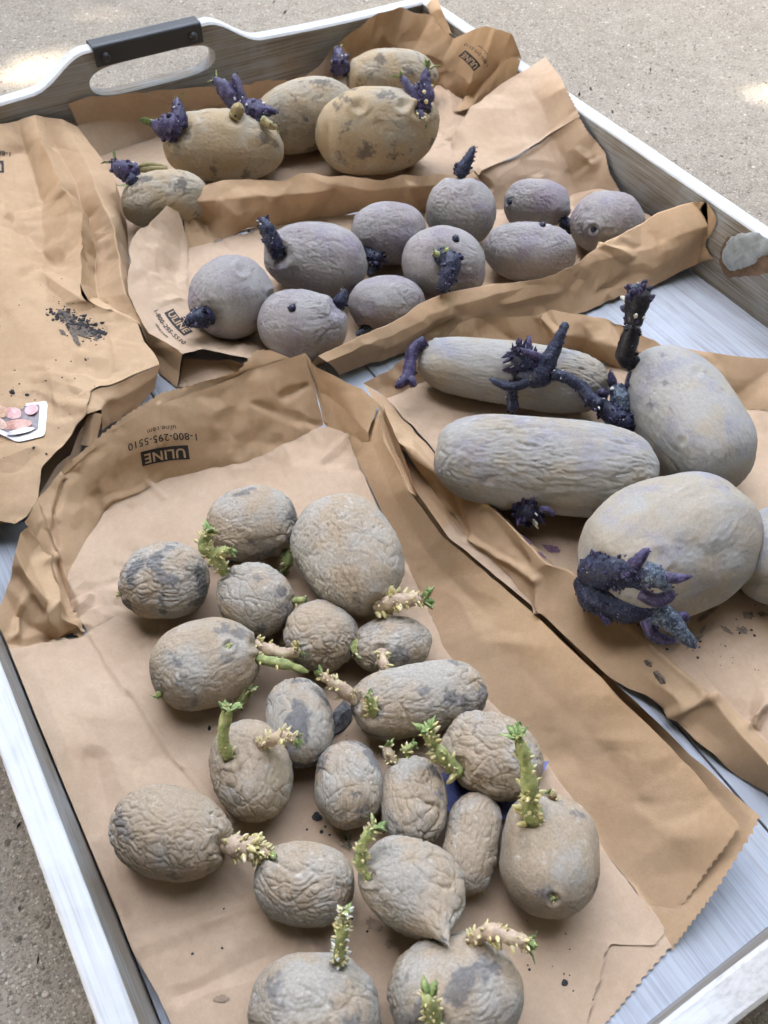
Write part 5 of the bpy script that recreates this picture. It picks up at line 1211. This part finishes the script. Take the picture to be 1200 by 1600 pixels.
# ------------------------------------------------------------------ unseen tree added for shade; sun flecks pass gaps cut in its crown
sd_ = np.array(SUN_DIR)
M_TLEAF = mat_plain('tree_leaf', (0.06, 0.10, 0.03), 0.6, 0.3, 0.3, 8)
M_BARK = mat_plain('tree_bark', (0.12, 0.09, 0.065), 0.9, 0.2, 0.4, 20, 0.01)
focus = np.array([0.35, 0.6, GZ]); cc_ = focus + sd_ * 4.2
gaps = [((50, 124), .007, 1.5), ((145, 22), -.008, 1), ((12, 2), -.012, 1), ((1206, 146), -.002, 1.2)]
gl = [(at(px, py, GZ), r) for (px, py), r, _ in gaps] + [(at(80, 108, GZ), .004)]
a1 = np.cross(sd_, [0, 0, 1.0]); a1 /= np.linalg.norm(a1); a2 = np.cross(a1, sd_)
tr = np.random.RandomState(21)
n = 60000
rim_ = np.array([at(x, y, GZ) for (x, y) in ((0, 0), (1200, 0), (0, 1600), (1200, 1600), (600, 0))]) - focus
ru, rv = (np.abs(rim_ @ a1).max() + .35), (np.abs(rim_ @ a2).max() + .35)
U = tr.uniform(-1, 1, (n, 3)); U = U[(np.abs(U[:, :2]) ** 2.6).sum(1) < 1 + 0.12 * perlin(U * 3)]
cen = cc_ + U[:, :1] * a1 * ru * 1.15 + U[:, 1:2] * a2 * rv * 1.15 + U[:, 2:] * sd_ * 1.0
siz = tr.uniform(.055, .09, len(cen))
# leaves added to block the sky, open to the upper right beyond the tray
OP = np.array([math.sin(math.radians(40)) * math.cos(math.radians(60)), math.cos(math.radians(40)) * math.cos(math.radians(60)), math.sin(math.radians(60))])
n2 = 42000; ph = tr.uniform(0, 2 * math.pi, n2); se = tr.uniform(math.sin(math.radians(22)), 1, n2); ce = np.sqrt(1 - se ** 2)
dr = np.stack([np.cos(ph) * ce, np.sin(ph) * ce, se], 1)
ang_ = np.degrees(np.arccos(np.clip(dr @ OP, -1, 1))) + 7 * perlin(dr * 4)
dr = dr[ang_ > 36]; rad_ = tr.uniform(3.2, 4.6, (len(dr), 1)); c2_ = focus + dr * rad_
cen = np.concatenate([cen, c2_]); siz = np.concatenate([siz, tr.uniform(.07, .11, len(c2_))])
keep = np.ones(len(cen), bool)
for p, r in gl:
    v = cen - p; t = v @ sd_; dist = np.linalg.norm(v - t[:, None] * sd_, axis=1); keep &= dist > r + siz * 0.97
cen, siz = cen[keep], siz[keep]
d1 = tr.normal(size=(len(cen), 3)); d1 /= np.linalg.norm(d1, axis=1)[:, None]
# leaves turn their faces roughly to the tray
nn = (focus - cen); nn /= np.linalg.norm(nn, axis=1)[:, None]; nn = nn + tr.normal(size=d1.shape) * .45; nn /= np.linalg.norm(nn, axis=1)[:, None]
d1 -= nn * (d1 * nn).sum(1)[:, None]; d1 /= np.linalg.norm(d1, axis=1)[:, None]; d2 = np.cross(nn, d1)
s = siz[:, None]
V = np.stack([cen - d1 * s, cen - d2 * s * .62, cen + d1 * s, cen + d2 * s * .62], 1).reshape(-1, 3)
Fq = [(4 * i, 4 * i + 1, 4 * i + 2, 4 * i + 3) for i in range(len(cen))]
tb = np.array([cc_[0] - 2.4, cc_[1] + 1.4, GZ])
tree = empty('added_shade_tree', tb); tag(tree, 'unseen leafy tree, added with a crown shaped to shade the tray', 'tree')
child('crown', V, Fq, M_TLEAF, tree, False)
g = Geo(); top = cc_ + np.array([-1.0, .5, .3])
g.tube(catmull([tb, tb + [0.05, -.1, 1.2], tb + [.5, -.4, 2.4], top], 6), np.linspace(.19, .07, 19), 14, 0, .2, 3.0)
for k in range(7):
    e = cc_ + a1 * tr.uniform(-1.5, 1.5) + a2 * tr.uniform(-1.3, 1.3) + sd_ * .75
    m_ = (top + e) / 2 + sd_ * .3
    ok = all(np.linalg.norm(((q_ - p) - ((q_ - p) @ sd_) * sd_)) > .15 for p, r in gl for q_ in (e, m_, (m_ + e) / 2, (top + m_) / 2))
    if ok: g.tube(catmull([tb + [.5, -.4, 2.4], m_, e], 6), np.linspace(.06, .012, 13), 8, 0, .2, 4.0)
g.obj('trunk', M_BARK, tree)

# ------------------------------------------------------------------ unseen foliage rows and building, added to block low sky light
M_ADDED_HEDGE = mat_plain('added_hedge_leaf', (0.045, 0.075, 0.025), 0.6, 0.3, 0.3, 8)
def added_hedge(x0, y0, x1, y1, hgt, label, seed):
    q = np.random.RandomState(seed); L = math.hypot(x1 - x0, y1 - y0); d = np.array([(x1 - x0) / L, (y1 - y0) / L, 0]); w_ = np.array([-d[1], d[0], 0])
    root = empty('added_hedge', ((x0 + x1) / 2, (y0 + y1) / 2, GZ)); tag(root, label, 'added_hedge')
    n_ = int(L * 1800); c = np.array([x0, y0, GZ]) + q.uniform(0, L, (n_, 1)) * d + q.uniform(-.4, .4, (n_, 1)) * w_ + np.array([0, 0, 1]) * q.uniform(.05, 1, (n_, 1)) ** .8 * hgt
    e1 = q.normal(size=(n_, 3)); e1 /= np.linalg.norm(e1, axis=1)[:, None]; e2 = np.cross(e1, q.normal(size=(n_, 3))); e2 /= np.linalg.norm(e2, axis=1)[:, None]
    s_ = q.uniform(.05, .1, (n_, 1)); V = np.stack([c - e1 * s_, c - e2 * s_ * .6, c + e1 * s_, c + e2 * s_ * .6], 1).reshape(-1, 3)
    child('foliage', V, [(4 * i, 4 * i + 1, 4 * i + 2, 4 * i + 3) for i in range(n_)], M_ADDED_HEDGE, root, False)
    g = Geo()
    for k in range(int(L / .6)):
        p = np.array([x0, y0, GZ]) + d * (k + .5) * .6
        g.tube([p, p + [0.02, .02, hgt * .4], p + [0, -.03, hgt * .85]], [.035, .028, .012], 7)
    g.obj('stems', M_BARK, root)
added_hedge(-3.6, -2.0, -3.6, 5.2, 3.2, 'tall row of foliage added at the left, unseen, to block low sky light', 1)
added_hedge(-3.6, 5.2, 4.6, 5.2, 3.2, 'tall row of foliage added at the far end, unseen, to block low sky light', 2)
added_hedge(4.8, 5.0, 4.8, -2.0, 3.2, 'tall row of foliage added at the right, unseen, to block low sky light', 3)
HY = -1.5  # building added behind the camera to hold back frontal sky light
added_house = empty('added_house', (0.5, HY, GZ)); tag(added_house, 'tan stucco building, unseen, added behind the camera to block sky light', 'added_house')
M_STUC = mat_plain('tan_stucco', (0.30, 0.25, 0.19), 0.9, 0.2, 0.12, 60, 0.002)
g = Geo(); g.box((-4.5, HY - 3.1, GZ), (5.5, HY, 2.9), 0); g.obj('wall', M_STUC, added_house, False)
g = Geo(); g.add([(-4.9, HY + .4, 2.75), (5.9, HY + .4, 2.75), (5.9, HY - 3.5, 2.75), (-4.9, HY - 3.5, 2.75), (-4.9, HY - 1.5, 4.0), (5.9, HY - 1.5, 4.0)], [(0, 1, 5, 4), (2, 3, 4, 5), (0, 4, 3), (1, 2, 5), (3, 2, 1, 0)]); g.obj('roof', mat_plain('grey_shingle', (0.1, 0.09, 0.085), 0.9, 0.2, 0.3, 30), added_house, False)
for x in (-2.6, 2.2):
    g = Geo(); g.box((x, HY - .03, .9), (x + 1.2, HY + .03, 2.1)); wf = g.obj('window', mat_plain('window_frame', (0.7, 0.7, 0.68), 0.5, 0.4), added_house, False)
    g = Geo(); g.box((x + .06, HY + .028, .96), (x + 1.14, HY + .036, 2.04)); g.obj('pane', mat_plain('window_glass', (0.04, 0.05, 0.06), 0.1, 0.6), wf, False)
g = Geo(); g.box((-.5, HY - .03, GZ + .02), (.45, HY + .04, 2.05)); dr = g.obj('door', mat_plain('brown_door', (0.16, 0.09, 0.05), 0.5, 0.4), added_house, False)
g = Geo(); g.tube([(.34, HY + .04, 1.0), (.34, HY + .1, 1.0), (.24, HY + .1, 1.0)], [.012, .012, .012], 8); g.obj('handle', M_METAL, dr)
